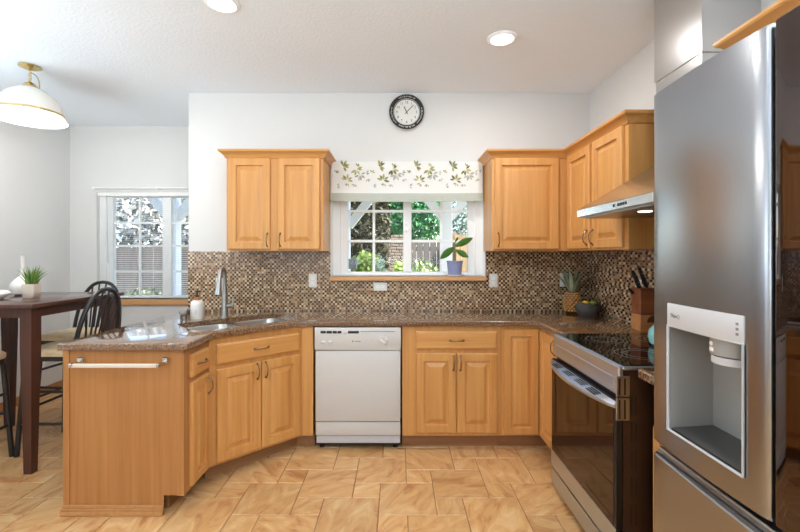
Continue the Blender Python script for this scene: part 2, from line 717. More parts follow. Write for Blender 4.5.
# ---- kitchen window
def window(name, x0, x1, z0, z1, y, cen, muntins, fw=0.075):
    """white sliding window; y is its front face"""
    mb = MB()
    d = 0.05
    mb.box(x0, x0 + fw, y, y + d, z0, z1, 0.004)
    mb.box(x1 - fw, x1, y, y + d, z0, z1, 0.004)
    mb.box(x0 + fw, x1 - fw, y, y + d, z0, z0 + 0.035, 0.004)
    mb.box(x0 + fw, x1 - fw, y, y + d, z1 - 0.05, z1, 0.004)
    root = struct(mb.build(name, WHITE))
    if fw > 0.1:
        o_ = fw - 0.062
        mb = MB()
        mb.box(x0, x0 + o_, y - 0.022, y, z0, z1, 0.003)
        mb.box(x1 - o_, x1, y - 0.022, y, z0, z1, 0.003)
        mb.box(x0 + o_, x1 - o_, y - 0.022, y, z0, z0 + 0.014, 0.003)
        mb.build('outer_frame', WHITE, root)
    mb = MB()
    mb.box(cen[0], cen[1], y - 0.006, y + d, z0 + 0.035, z1 - 0.05, 0.004)
    mb.build('meeting_stile', WHITE, root)
    for (a, b, vs, hs) in muntins:
        mb = MB()
        for v in vs:
            mb.box(v - 0.011, v + 0.011, y + 0.018, y + 0.034, z0 + 0.035, z1 - 0.05)
        for h in hs:
            mb.box(a, b, y + 0.017, y + 0.035, h - 0.011, h + 0.011)
        mb.build('muntin_grid', WHITE, root)
        MB().box(a, b, y + 0.0245, y + 0.0275, z0 + 0.035, z1 - 0.05).build('pane', GLASS, root)
    return root


WY = 3.665
w1 = window('window_1', KX0, KX1, KZ0, KZ1, WY, (0.045, 0.118),
            [(KX0 + 0.07, 0.045, [-0.212], [1.508, 1.77]), (0.118, KX1 - 0.07, [0.378], [1.508, 1.77])], 0.135)
mb = MB()
mb.box(KX0, KX0 + 0.006, YB - 0.001, WY - 0.023, KZ0, KZ1)
mb.box(KX1 - 0.006, KX1, YB - 0.001, WY - 0.023, KZ0, KZ1)
mb.build('jamb', WHITE, w1)
w1['label'] = 'white sliding window over the sink counter'
mb = MB()
for z in (1.60, 1.655):
    mb.box(0.068, 0.084, WY - 0.022, WY - 0.006, z - 0.014, z + 0.014, 0.003)
mb.build('latch', WHITE, w1)
struct(MB().box(KX0 - 0.005, KX1 + 0.005, 3.525, WY - 0.001, 1.167, KZ0, 0.005).build('trim_3', SILLW), 'maple window sill under the kitchen window')

NY = 4.545
w2 = window('window_2', NX0, NX1, NZ0, NZ1, NY, (-2.548, -2.452),
            [(NX0 + 0.1, -2.548, [-2.806], [1.205, 1.485, 1.735]), (-2.452, NX1 - 0.09, [], [1.205, 1.485, 1.735])], 0.13)
w2['label'] = 'white sliding window of the dining nook'
struct(MB().box(NX0 - 0.02, NX1 + 0.02, YN - 0.03, NY - 0.001, 0.855, NZ0, 0.005).build('trim_4', SILLW), 'wooden sill under the nook window')

# ------------------------------------------------------------------ cabinets
DOORLOOPS = [(0, 0), (0, -0.016), (0.005, -0.021), (0.054, -0.021), (0.058, -0.008), (0.068, -0.007), (0.096, -0.019)]
DRAWLOOPS = [(0, 0), (0, -0.014), (0.012, -0.021)]
NARROWLOOPS = [(0, 0), (0, -0.016), (0.005, -0.021), (0.046, -0.021), (0.050, -0.008), (0.058, -0.007), (0.080, -0.019)]


def pull(parent, x, z, vertical=True, L=0.098, y=-0.021):
    mb = MB()
    pts = []
    n = 12
    for i in range(n + 1):
        t = -1 + 2 * i / n
        out = 0.027 * (1 - abs(t) ** 2.6) + 0.003
        if vertical:
            pts.append((x, y - out, z + t * L / 2))
        else:
            pts.append((x + t * L / 2, y - out, z))
    rad = [0.0058 if i in (0, n) else (0.0048 if i in (1, n - 1) else 0.0036) for i in range(n + 1)]
    mb.tube(pts, rad, 8)
    for s in (-1, 1):
        if vertical:
            mb.cyl((x, y + 0.001, z + s * L / 2), (x, y - 0.006, z + s * L / 2), 0.0085, 0.006, 10)
        else:
            mb.cyl((x + s * L / 2, y + 0.001, z), (x + s * L / 2, y - 0.006, z), 0.0085, 0.006, 10)
    return mb.build('handle', BRONZE, parent)


def door(parent, x0, x1, z0, z1, hx=None, hz=None, loops=None):
    d = MB().nested(x0, x1, z0, z1, loops or (DOORLOOPS if x1 - x0 > 0.26 else NARROWLOOPS), y=-0.0008).build('door', WOODV, parent, angle=20)
    if hx is not None:
        pull(d, hx, hz)
    return d


def drawer(parent, x0, x1, z0, z1, handle=True):
    d = MB().nested(x0, x1, z0, z1, DRAWLOOPS, y=-0.0008).build('drawer', WOODH, parent, angle=20)
    if handle:
        pull(d, (x0 + x1) / 2, (z0 + z1) / 2, False)
    return d


BZ0, BZ1 = 0.102, 0.884

# -- peninsula cabinet (faces +x; its end panel faces the camera)
PX0, PX1, PY0, PY1 = -1.786, -1.141, 2.239, 2.534
pen = thing('base_cabinet', 'maple cabinet at the peninsula end with a towel bar on its flat side panel', 'cabinet', (PX1, PY0, 0), PI / 2)
MB().box(PX0 + 0.002, PX1, PY0 + 0.012, PY1, BZ0, BZ1).build('body', OAKV, pen, True)
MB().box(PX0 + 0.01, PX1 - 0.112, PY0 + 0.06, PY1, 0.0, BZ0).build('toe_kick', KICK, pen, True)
mb = MB()
mb.prism([(PX0, PY0), (PX0 + 0.032, PY0), (PX0 + 0.032, PY0 + 0.012), (PX0, PY0 + 0.012)], 0.0, BZ1)
mb.build('left_stile', OAKV, pen, True)
MB().box(PX1 - 0.038, PX1, PY0, PY0 + 0.012, BZ0, BZ1).build('right_stile', OAKV, pen, True)
mb = MB()
mb.box(PX0 + 0.032, PX1 - 0.112, PY0 + 0.006, PY0 + 0.012, 0.0, BZ1)
mb.box(PX1 - 0.112, PX1 - 0.038, PY0 + 0.006, PY0 + 0.012, BZ0, BZ1)
mb.build('side_panel', OAKV, pen, True)
mb = MB()
for z0, z1, p in ((0, 0.022, 0.016), (0.022, 0.038, 0.012), (0.038, 0.054, 0.007)):
    mb.box(PX0 - p * 0.6, PX1 - 0.108, PY0 - p, PY0 + 0.004, z0, z1, 0.003)
mb.build('base_moulding', OAKH, pen, True)
# front face, local x runs away from the camera
drawer(pen, 0.055, 0.262, 0.715, 0.842)
door(pen, 0.055, 0.262, 0.122, 0.688, 0.235, 0.62)

bar = thing('towel_bar', 'satin square towel bar with chrome posts on the peninsula side panel', 'towel bar', (-1.46, PY0, 0.82))
MB().box(-1.703, -1.243, PY0 - 0.075, PY0 - 0.057, 0.803, 0.823, 0.003).build('rail', SATIN, bar, True)
for x in (-1.69, -1.238):
    mb = MB()
    mb.box(x - 0.016, x + 0.016, PY0 - 0.012, PY0 - 0.0005, 0.808, 0.842, 0.003)
    mb.box(x - 0.009, x + 0.009, PY0 - 0.080, PY0 - 0.010, 0.806, 0.826, 0.003)
    mb.build('post', CHROME, bar, True)

# -- diagonal sink cabinet
DL = Vector((-1.141, 2.536))
DR = Vector((-0.683, 2.985))
DW_ = (DR - DL).length
dang = math.atan2(DR.y - DL.y, DR.x - DL.x)
sk = thing('sink_cabinet', 'maple corner cabinet set diagonally below the sink with two doors', 'cabinet', (DL.x, DL.y, 0), dang)
mb = MB()


def wall_seg(mb, a, b, t, z0, z1):
    a, b = Vector(a), Vector(b)
    n = Vector((b.y - a.y, a.x - b.x)).normalized() * t
    mb.prism([tuple(a), tuple(b), tuple(b - n), tuple(a - n)], z0, z1)


poly = [tuple(DL), tuple(DR), (-0.602, 2.985), (-0.602, YB - 0.012), (XE + 0.012, YB - 0.012), (XE + 0.012, 2.536)]
for i in range(len(poly)):
    wall_seg(mb, poly[i], poly[(i + 1) % len(poly)], 0.018, BZ0, BZ1)
mb.build('body', WOODV, sk, True)
off = Vector((-0.05, 0.05))
kp = [Vector((-1.245, 2.555)), Vector((-1.195, 2.600)), Vector((-0.735, 3.052)), Vector((-0.602, 3.052))]
mb = MB()
for i in range(1, 3):
    wall_seg(mb, kp[i], kp[i + 1], 0.018, 0, BZ0)
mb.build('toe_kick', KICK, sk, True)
mb = MB()
mb.box(-0.69, -0.604, 2.9845, 2.9855, BZ0 + 0.001, BZ1 - 0.001)
mb.build('filler_strip', WOODV, sk, True)
drawer(sk, 0.040, DW_ - 0.026, 0.715, 0.842)
door(sk, 0.040, DW_ / 2 + 0.004, 0.122, 0.688, DW_ / 2 - 0.022, 0.63)
door(sk, DW_ / 2 + 0.010, DW_ - 0.026, 0.122, 0.688, DW_ / 2 + 0.036, 0.63)

# -- dishwasher
FY = 2.985
dwx0, dwx1 = -0.588, 0.021
dw = thing('dishwasher', 'white dishwasher with a control panel under the window', 'dishwasher', ((dwx0 + dwx1) / 2, FY, 0))
MB().box(dwx0 + 0.004, dwx1 - 0.004, FY + 0.02, YB - 0.03, 0.03, 0.872).build('tub', BLACK, dw, True)
cp = MB().box(dwx0, dwx1, FY - 0.030, FY + 0.02, 0.716, 0.876, 0.006, 2).build('control_panel', APPL, dw, True)
mb = MB()
for a, b in ((-0.545, -0.508), (-0.503, -0.465), (-0.46, -0.43), (-0.426, -0.398), (-0.352, -0.275)):
    MB().box(a, b, FY - 0.0315, FY - 0.029, 0.834, 0.852).build('vent_slot', BLACK, cp, True)
MB().box(-0.265, -0.02, FY - 0.0315, FY - 0.029, 0.846, 0.85).build('groove', GREY, cp, True)
MB().box(-0.385, -0.365, FY - 0.036, FY - 0.029, 0.832, 0.848, 0.002).build('latch', APPL, cp, True)
for x in (-0.525, -0.475):
    MB().box(x - 0.018, x + 0.018, FY - 0.042, FY - 0.029, 0.762, 0.784, 0.004).build('button', APPL, cp, True)
kn = MB().cyl((-0.105, FY - 0.029, 0.782), (-0.105, FY - 0.037, 0.782), 0.033, 0.031, 28)
kn.cyl((-0.105, FY - 0.037, 0.782), (-0.105, FY - 0.048, 0.782), 0.024, 0.022, 24)
kb = kn.build('dial', APPL, cp, True)
mb = MB().box(-0.022, 0.022, -0.006, 0.006, -0.005, 0.005, 0.002)
mb.xf(Matrix.Translation((-0.105, FY - 0.052, 0.782)) @ Matrix.Rotation(math.radians(35), 4, 'Y'))
mb.build('grip', PLASTIC, kb, True)
mb = MB()
mb.cyl((-0.318, FY - 0.029, 0.779), (-0.318, FY - 0.0312, 0.779), 0.006, None, 12)
mb.box(-0.303, -0.262, FY - 0.0312, FY - 0.029, 0.776, 0.781)
mb.build('badge', GREY, cp, True)
MB().box(dwx0 + 0.006, dwx1 - 0.004, FY - 0.026, FY + 0.02, 0.212, 0.712, 0.006, 2).build('door', APPL, dw, True)
MB().box(dwx0 + 0.006, dwx1 - 0.004, FY - 0.020, FY + 0.02, 0.112, 0.206, 0.005, 2).build('lower_panel', APPL, dw, True)
MB().box(dwx0 + 0.010, dwx1 - 0.006, FY - 0.008, FY + 0.02, 0.052, 0.108, 0.004).build('kick_panel', APPL_D, dw, True)
mb = MB()
for x in (dwx0 + 0.04, dwx1 - 0.04):
    for y in (FY + 0.06, YB - 0.1):
        MB().cyl((x, y, 0), (x, y, 0.04), 0.018).build('foot', BLACK, dw, True)

# -- drawer base right of the dishwasher
c2 = thing('base_cabinet', 'maple base cabinet with one drawer over two doors right of the white dishwasher', 'cabinet', (0.030, FY, 0))
W2 = 0.697
MB().box(0, W2, 0, 0.57, BZ0, BZ1).build('body', WOODV, c2)
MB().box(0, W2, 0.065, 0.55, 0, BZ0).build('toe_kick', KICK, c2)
drawer(c2, 0.098, 0.672, 0.718, 0.846)
door(c2, 0.098, 0.380, 0.128, 0.690, 0.362, 0.622)
door(c2, 0.388, 0.672, 0.128, 0.690, 0.412, 0.622)

# -- corner base (two faces)
RF = 1.015
cb_ = thing('corner_cabinet', 'maple inside corner base cabinet with doors on two sides beside the range', 'cabinet', (0.729, FY, 0))
mb = MB()
mb.prism([(0.729, FY), (RF, FY), (RF, 2.497), (XR - 0.012, 2.497), (XR - 0.012, YB - 0.012), (0.729, YB - 0.012)], BZ0, BZ1)
mb.build('body', WOODV, cb_, True)
mb = MB()
mb.prism([(0.729, FY + 0.065), (RF + 0.065, FY + 0.065), (RF + 0.065, 2.497), (XR - 0.02, 2.497), (XR - 0.02, YB - 0.02), (0.729, YB - 0.02)], 0, BZ0)
mb.build('toe_kick', KICK, cb_, True)
door(cb_, 0.020, 0.266, 0.116, 0.858)
d2 = MB().nested(0.03, 0.478, 0.116, 0.858, DOORLOOPS)
d2.xf(Matrix.Translation((RF, FY, 0)) @ Matrix.Rotation(-PI / 2, 4, 'Z'))
d2 = d2.build('door', WOODV, cb_, True, 20)
hm = MB()
pts = []
for i in range(13):
    t = -1 + i / 6
    pts.append((RF - 0.021 - 0.027 * (1 - abs(t) ** 2.6) - 0.003, 2.655, 0.80 + t * 0.05))
hm.tube(pts, [0.0058] + [0.0038] * 11 + [0.0058], 8)
hm.build('handle', BRONZE, d2, True)

# -- narrow base between range and fridge
c4 = thing('base_cabinet', 'narrow maple base cabinet squeezed between range and refrigerator', 'cabinet', (1.06, 1.735, 0), -PI / 2)
MB().box(0, 0.298, 0, 0.6, BZ0, BZ1).build('body', WOODV, c4)
MB().box(0, 0.298, 0.065, 0.6, 0, BZ0).build('toe_kick', KICK, c4)
door(c4, 0.02, 0.278, 0.122, 0.688, 0.25, 0.62)
drawer(c4, 0.02, 0.278, 0.715, 0.842)


# -- wall cabinets
def crown_profile():
    return [(0.0, 2.130), (-0.010, 2.136), (-0.014, 2.148), (-0.036, 2.172), (-0.046, 2.177), (-0.050, 2.184), (-0.050, 2.195), (0.0, 2.195)]


def crown(parent, path, name='crown_moulding'):
    """path: list of (point, outward mitre vector) in world xy; the profile is pushed along the vector"""
    rings = []
    for (p, v) in path:
        rings.append([(p[0] - v[0] * o, p[1] - v[1] * o, z) for o, z in crown_profile()])
    return MB().loft(rings).build(name, WOODH, parent, True, 25)


UY = 3.248
UZ1 = 2.15


def wall_cab(label, x0, x1, doors, crown_path):
    c = thing('wall_cabinet', label, 'cabinet', (x0, UY, UB))
    MB().box(x0, x1, UY, YB - 0.001, UB, UZ1).build('body', WOODV, c, True)
    crown(c, crown_path)
    for a, b, hx in doors:
        dd = MB().nested(a - x0, b - x0, 0.012, 2.132 - UB, DOORLOOPS, y=-0.0008).build('door', WOODV, c, angle=20)
        if hx is not None:
            pull(dd, hx - x0, 0.085)
    return c


lx0, lx1 = -1.325, -0.578
wall_cab('maple wall cabinet with two doors left of the kitchen window', lx0, lx1,
         [(-1.302, -0.984, -1.004), (-0.926, -0.602, -0.905)],
         [((lx0, YB - 0.001), (-1, 0)), ((lx0, UY), (-1, -1)), ((lx1, UY), (1, -1)), ((lx1, YB - 0.001), (1, 0))])
RU = 1.31
ru0 = 2.385
rx0 = 0.727
wall_cab('maple wall cabinet with a single door right of the kitchen window', rx0, RU - 0.001,
         [(0.744, 1.238, 0.772)],
         [((rx0, YB - 0.001), (-1, 0)), ((rx0, UY), (-1, -1)), ((RU, UY), (-1, -1))])
rc = thing('wall_cabinet', 'maple wall cabinet with two doors on the right wall next to the range hood', 'cabinet', (RU, YB - 0.001, UB), -PI / 2)
MB().box(RU, XR - 0.001, ru0, YB - 0.001, UB, UZ1).build('body', WOODV, rc, True)
crown(rc, [((RU, UY), (-1, -1)), ((RU, ru0), (-1, -1)), ((XR - 0.001, ru0), (0, -1))])
Y0 = YB - 0.001
for a, b, h in ((Y0 - 3.205, Y0 - 2.835, Y0 - 2.865), (Y0 - 2.80, Y0 - 2.425, Y0 - 2.775)):
    dd = MB().nested(a, b, 0.012, 2.132 - UB, DOORLOOPS, y=-0.0008).build('door', WOODV, rc, angle=20)
    pull(dd, h, 0.085)

# over the fridge
fc = thing('wall_cabinet', 'maple cabinet mounted over the refrigerator, only its top moulding showing', 'cabinet', (1.258, 1.56, 1.96), -PI / 2)
MB().box(1.258, XR - 0.001, 0.50, 1.56, 1.96, UZ1).build('body', WOODV, fc, True)
crown(fc, [((XR - 0.001, 1.56), (0, 1)), ((1.258, 1.56), (-1, 1)), ((1.258, 0.50), (-1, -1)), ((XR - 0.001, 0.50), (0, -1))])
MB().nested(0.02, 0.525, 0.012, 0.16, DRAWLOOPS).build('door', WOODV, fc)
MB().nested(0.535, 1.04, 0.012, 0.16, DRAWLOOPS).build('door', WOODV, fc)

# ------------------------------------------------------------------ counter and sink
SC = Vector((-1.115, 2.955))
SU = Vector((math.cos(PI / 4), math.sin(PI / 4)))
SV = Vector((-SU.y, SU.x))
SL, SW = 0.36, 0.205


def rrect(hl, hw, r, n=6):
    pts = []
    for cx, cy, a0 in ((hl - r, hw - r, 0), (-hl + r, hw - r, 90), (-hl + r, -hw + r, 180), (hl - r, -hw + r, 270)):
        for i in range(n + 1):
            a = math.radians(a0 + 90 * i / n)
            pts.append((cx + r * math.cos(a), cy + r * math.sin(a)))
    return pts


def to_world(p, c=None):
    c = c or SC
    q = c + SU * p[0] + SV * p[1]
    return (q.x, q.y)


def offset_poly(poly, d):
    """inward offset of a counter-clockwise polygon"""
    n = len(poly)
    out = []
    for i in range(n):
        a, b, c = Vector(poly[i - 1]), Vector(poly[i]), Vector(poly[(i + 1) % n])
        e1 = (b - a).normalized()
        e2 = (c - b).normalized()
        n1 = Vector((-e1.y, e1.x))
        n2 = Vector((-e2.y, e2.x))
        m = (n1 + n2)
        m = m / max(m.dot(n1), 0.2)
        out.append(tuple(b + m * d))
    return out


def slab(name, outer, hole, z0, z1, mat, ch=0.007):
    mb = MB()
    bm = mb.bm

    def loop(pts, z):
        return [bm.verts.new((x, y, z)) for x, y in pts]

    def bridge(A, B):
        n = len(A)
        for i in range(n):
            j = (i + 1) % n
            mb._f([A[i], A[j], B[j], B[i]])

    def fill(loops):
        es = []
        for L in loops:
            for i in range(len(L)):
                a, b = L[i], L[(i + 1) % len(L)]
                e = bm.edges.get((a, b)) or bm.edges.new((a, b))
                es.append(e)
        r = bmesh.ops.triangle_fill(bm, edges=es, use_beauty=True)
        for g in r['geom']:
            if isinstance(g, bmesh.types.BMFace):
                g.smooth = True
    o0 = loop(outer, z0)
    o1 = loop(outer, z1 - ch)
    o15 = loop(offset_poly(outer, ch * 0.3), z1 - ch * 0.3)
    o2 = loop(offset_poly(outer, ch), z1)
    bridge(o0, o1)
    bridge(o1, o15)
    bridge(o15, o2)
    bot, top = [o0], [o2]
    if hole:
        h0 = loop(hole, z0)
        h1 = loop(hole, z1)
        bridge(h0, h1)
        bot.append(h0)
        top.append(h1)
    fill(bot)
    fill(top)
    return mb.build(name, mat, angle=50)


outer = [(-1.792, 2.210), (-1.111, 2.210), (-1.111, 2.524), (-0.680, 2.955), (0.985, 2.955), (0.985, 2.495),
         (XR - BT - 0.001, 2.495), (XR - BT - 0.001, YB - BT - 0.001), (XE + 0.001, YB - BT - 0.001), (-1.792, 3.555)]
hole = [to_world(p) for p in rrect(SL, SW, 0.07)]
ctop = slab('countertop', outer, hole, 0.8845, CT, GRAN)
tag(ctop, 'long speckled brown granite countertop wrapping the corner with the sink cut into it', 'countertop')
c5 = slab('countertop', [(0.985, 1.442), (XR - BT - 0.001, 1.442), (XR - BT - 0.001, 1.74), (0.985 + 0.02, 1.74), (0.99, 1.735), (0.985, 1.72)], None, 0.8845, CT, GRAN)
tag(c5, 'small granite countertop piece between range and refrigerator', 'countertop')

snk = thing('sink', 'double bowl stainless steel undermount sink in the diagonal corner', 'sink', (SC.x, SC.y, 0.70))


def bowl(cu, hl, hw, depth):
    c = SC + SU * cu
    rings = []
    for ins, z in ((-0.014, 0.8835), (0.0, 0.8835), (0.004, 0.875), (0.010, 0.884 - depth + 0.03), (0.035, 0.884 - depth)):
        rings.append([to_world(p, c) + (z,) for p in rrect(hl - ins, hw - ins, max(0.06 - ins * 0.5, 0.02), 5)])
    b = MB().loft(rings, True, False, True).build('basin', STEELB, snk, True, 45)
    mb = MB()
    mb.cyl((c.x, c.y, 0.884 - depth + 0.001), (c.x, c.y, 0.884 - depth + 0.004), 0.042, 0.04, 20)
    mb.build('drain', CHROME, b, True)


bowl(-0.185, 0.172, 0.20, 0.19)
bowl(0.185, 0.172, 0.20, 0.19)

fb = SC + SV * 0.262 + SU * 0.005
fau = thing('faucet', 'stainless pull-down kitchen faucet standing behind the sink', 'faucet', (fb.x, fb.y, CT))
mb = MB()
mb.lathe([(0.030, 0), (0.030, 0.006), (0.026, 0.010), (0.023, 0.10), (0.019, 0.20)], (0, 0, 0), 20)
mb.build('body', NICKEL, fau)
dirv = (-SV)            # spout leans over the bowls
dv = Vector((dirv.x, dirv.y, 0)).normalized()
dv = Vector((0.05, -1.0, 0)).normalized()
pts = [Vector((0, 0, 0.19)), Vector((0, 0, 0.28))]
for i in range(1, 10):
    a = PI * i / 10
    pts.append(Vector((0, 0, 0.315)) + dv * (0.05 - 0.05 * math.cos(a)) + Vector((0, 0, 0.05 * math.sin(a))))
pts.append(Vector((0, 0, 0.29)) + dv * 0.104)
MB().tube(pts, 0.0145, 12).build('spout', NICKEL, fau)
h0 = Vector((0, 0, 0.295)) + dv * 0.103
hd = MB().tube([h0, h0 + Vector((-0.002, 0, -0.03)) + dv * 0.004, h0 + Vector((-0.004, 0, -0.07)) + dv * 0.008, h0 + Vector((-0.006, 0, -0.115)) + dv * 0.012], [0.0165, 0.018, 0.021, 0.026], 14).build('spray_head', NICKEL, fau)
e0 = h0 + Vector((-0.006, 0, -0.1155)) + dv * 0.012
MB().cyl(e0, e0 + Vector((0, 0, -0.004)), 0.024, 0.022, 14).build('nozzle_face', BLACK, hd)
mb = MB()
mb.cyl((0.018, 0, 0.085), (0.062, 0.0, 0.085), 0.015, 0.014, 12)
mb.tube([(0.056, 0, 0.085), (0.062, 0.0, 0.11), (0.064, 0, 0.155)], [0.009, 0.008, 0.007], 10)
mb.build('lever', NICKEL, fau)

# things beside the sink
sp = thing('soap_bottle', 'white soap bottle with wooden collar and black pump beside the faucet', 'soap dispenser', (-1.475, 3.085, CT))
MB().lathe([(0.042, 0), (0.045, 0.006), (0.045, 0.105), (0.040, 0.122), (0.028, 0.132), (0.020, 0.134)], seg=24).build('bottle', CERAM, sp)
MB().lathe([(0.020, 0.134), (0.020, 0.158)], seg=18).build('collar', ACACIA_L, sp)
mb = MB()
mb.lathe([(0.012, 0.158), (0.012, 0.172), (0.006, 0.174), (0.006, 0.190), (0.012, 0.192), (0.012, 0.204), (0.004, 0.206)], seg=14)
mb.box(-0.004, 0.030, -0.004, 0.004, 0.193, 0.201, 0.002)
mb.build('pump', BLACK, sp)
MB().tube([(0.012, -0.0455, 0.035), (0.012, -0.0456, 0.07)], 0.0012, 6).build('mark', GREY, sp)

fg = MB()
fg.tube([(-0.035, 0, 0.052), (-0.01, 0, 0.056), (0.012, 0, 0.064), (0.022, 0, 0.086)], [0.016, 0.018, 0.018, 0.012], 10)
fg.tube([(0.018, 0, 0.088), (0.030, 0, 0.100), (0.048, -0.002, 0.094)], [0.012, 0.014, 0.007], 10)
for x in (-0.036, 0.010):
    for y in (-0.009, 0.009):
        fg.tube([(x, y, 0.05), (x - 0.002, y * 1.2, 0.024), (x + 0.002, y * 1.3, 0.0)], [0.009, 0.006, 0.007], 8)
fg.tube([(-0.045, 0, 0.055), (-0.056, 0, 0.068), (-0.058, 0, 0.088)], [0.006, 0.005, 0.003], 8)
for y in (-0.007, 0.007):
    fg.tube([(0.024, y, 0.106), (0.020, y * 1.3, 0.120)], [0.006, 0.002], 6)
fo = fg.build('animal_figurine', PEWTER)
fo.location = (-1.52, 3.0, CT)
fo.scale = (0.75, 0.75, 0.75)
tag(fo, 'small pewter animal figurine on the counter left of the soap bottle', 'figurine')


# outlets and switches
def plate(label, cx, z, w, h, kind='outlet', side='back', group=None):
    cat = 'light switch' if kind == 'switch' else 'outlet'
    name = 'light_switch' if kind == 'switch' else 'wall_outlet'
    if side == 'back':
        r = thing(name, label, cat, (cx, YB - BT, z), 0, group)
    elif side == 'right':
        r = thing(name, label, cat, (XR - BT, cx, z), -PI / 2, group)
    else:
        r = thing(name, label, cat, (XL, cx, z), PI / 2, group)
    MB().box(-w / 2, w / 2, -0.006, -0.0003, -h / 2, h / 2, 0.003).build('cover_plate', PLASTIC, r)
    if kind == 'switch':
        MB().box(-0.016, 0.016, -0.010, -0.005, -0.033, 0.033, 0.002).build('rocker', WHITE, r)
    else:
        for s in (-1, 1):
            c = (s * 0.02, 0) if w > h else (0, s * 0.02)
            k = MB().box(c[0] - 0.015, c[0] + 0.015, -0.0085, -0.005, c[1] - 0.013, c[1] + 0.013, 0.002).build('socket', WHITE, r)
            mb = MB()
            for t in (-0.006, 0.006):
                mb.box(c[0] + t - 0.001, c[0] + t + 0.001, -0.0088, -0.008, c[1] - 0.004, c[1] + 0.005)
            mb.build('slots', GREY, k)
    return r


plate('white wall outlet below the left wall cabinet on the mosaic', -0.722, 1.170, 0.07, 0.115)
plate('white horizontal outlet in the mosaic below the window sill', -0.150, 1.118, 0.115, 0.07)
plate('white outlet in the mosaic right of the window sill', 0.808, 1.170, 0.07, 0.115)
plate('white rocker switch on the mosaic behind the faucet', -1.505, 1.135, 0.07, 0.115, 'switch')
plate('white outlet half hidden behind the pineapple leaves', 1.405, 1.175, 0.07, 0.115)
plate('white outlet on the right wall behind the knife handles', 2.83, 1.165, 0.07, 0.115, 'outlet', 'right')
plate('white outlet low on the left wall behind the dining stools', 4.13, 0.30, 0.07, 0.115, 'outlet', 'left')

# ------------------------------------------------------------------ range (local: x toward camera, -y to the room)
RW = 0.738
rg = thing('range', 'slide-in electric range in stainless steel with black glass cooktop and oven door', 'range', (0.93, 2.4925, 0), -PI / 2)
MB().box(0.004, RW - 0.004, 0.012, 0.67, 0.03, 0.905).build('body', BROWNBLK, rg)
mb = MB()
for i in range(7):
    z = 0.80 - i * 0.115
    for y in (0.045, 0.062):
        mb.box(RW - 0.006, RW - 0.0025, y, y + 0.006, z - 0.085, z)
mb.build('side_slots', BLACK, rg)
mb = MB()
mb.box(0, RW, -0.008, 0.012, 0.795, 0.918, 0.004)
cpn = mb.build('control_panel', STEELH, rg)
MB().nested(0.05, RW - 0.05, 0.805, 0.865, [(0, -0.008), (0, -0.0105), (0.006, -0.0105), (0.012, -0.0085)]).build('control_inset', STEELH, cpn)
mb = MB().box(0, RW, 0.012, 0.68, 0.903, 0.919, 0.003)
mb.build('cooktop_frame', STEELH, rg)
gl = MB().box(0.012, RW - 0.012, 0.012, 0.675, 0.918, 0.923, 0.002).build('cooktop_glass', BLKGL, rg)


def ring(cx, cy, r):
    k = MB()
    for rr in (r, r * 0.66):
        k.loft([[(cx + q * math.cos(2 * PI * i / 48), cy + q * math.sin(2 * PI * i / 48), 0.9233) for i in range(48)] for q in (rr - 0.0022, rr + 0.0022)], True, False, False)
    k.build('burner_ring', RING, gl)


ring(0.19, 0.20, 0.095)
ring(0.53, 0.21, 0.115)
ring(0.20, 0.50, 0.115)
ring(0.54, 0.52, 0.085)
k = MB()
for i in range(5):
    k.box(RW - 0.075 + (i % 2) * 0.008, RW - 0.07 + (i % 2) * 0.008, 0.16 + i * 0.03, 0.163 + i * 0.03, 0.9231, 0.9234)
k.build('touch_marks', PLASTIC, gl)
od = MB().box(0.003, RW - 0.003, -0.018, 0.010, 0.232, 0.775, 0.003).build('oven_door', BLACK, rg)
MB().box(0.008, RW - 0.02, -0.0205, -0.0175, 0.240, 0.735, 0.001).build('door_glass', OVGL, od)
MB().box(0.003, RW - 0.003, -0.022, -0.017, 0.145, 0.238, 0.002).build('lower_trim', STEELH, od)
mb = MB()
n = 24
top, fr = [], []
for i in range(n + 1):
    t = i / n
    x = 0.004 + t * (RW - 0.008)
    yb = -0.022 - 0.062 * (math.sin(PI * t) ** 0.7)
    top.append((x, yb))
ringsH = []
for x, yb in top:
    ringsH.append([(x, -0.018, 0.771), (x, yb, 0.763), (x, yb - 0.003, 0.755), (x, yb + 0.001, 0.744), (x, yb + 0.012, 0.741), (x, -0.018, 0.752)])
hl = mb.loft(ringsH).build('handle', STEELH, od, angle=40)
mb = MB()
for c in (0.15, 0.30, 0.45, 0.58):
    mb = MB()
    for j in range(3):
        yb = -0.03 - 0.012 * j
        zt = 0.7722 - (abs(yb) - 0.018) * 0.128
        mb.box(c - 0.045, c + 0.045, yb - 0.003, yb + 0.003, zt - 0.004, zt + 0.0008)
    mb.build('vent', BLACK, hl)
mb = MB()
mb.box(RW - 0.003, RW + 0.006, -0.020, 0.036, 0.795, 0.880, 0.002)
mb.box(RW - 0.003, RW + 0.006, -0.020, 0.036, 0.695, 0.790, 0.002)
ec = mb.build('end_cap', NICKEL, od)
mb = MB()
for z0, z1 in ((0.803, 0.872), (0.703, 0.782)):
    for y in (-0.008, 0.014):
        mb.box(RW + 0.0055, RW + 0.0068, y - 0.003, y + 0.004, z0, z1)
mb.build('cap_slots', BLACK, ec)
dr = MB().box(0.003, RW - 0.003, -0.018, 0.010, 0.035, 0.128, 0.003).build('storage_drawer', STEELH, rg)
MB().box(0.003, RW - 0.003, -0.004, 0.011, 0.128, 0.145).build('shadow_gap', BLACK, rg)
mb = MB()
for x in (0.03, RW - 0.03):
    for y in (0.04, 0.6):
        MB().cyl((x, y, 0), (x, y, 0.032), 0.014).build('foot', BLACK, rg)

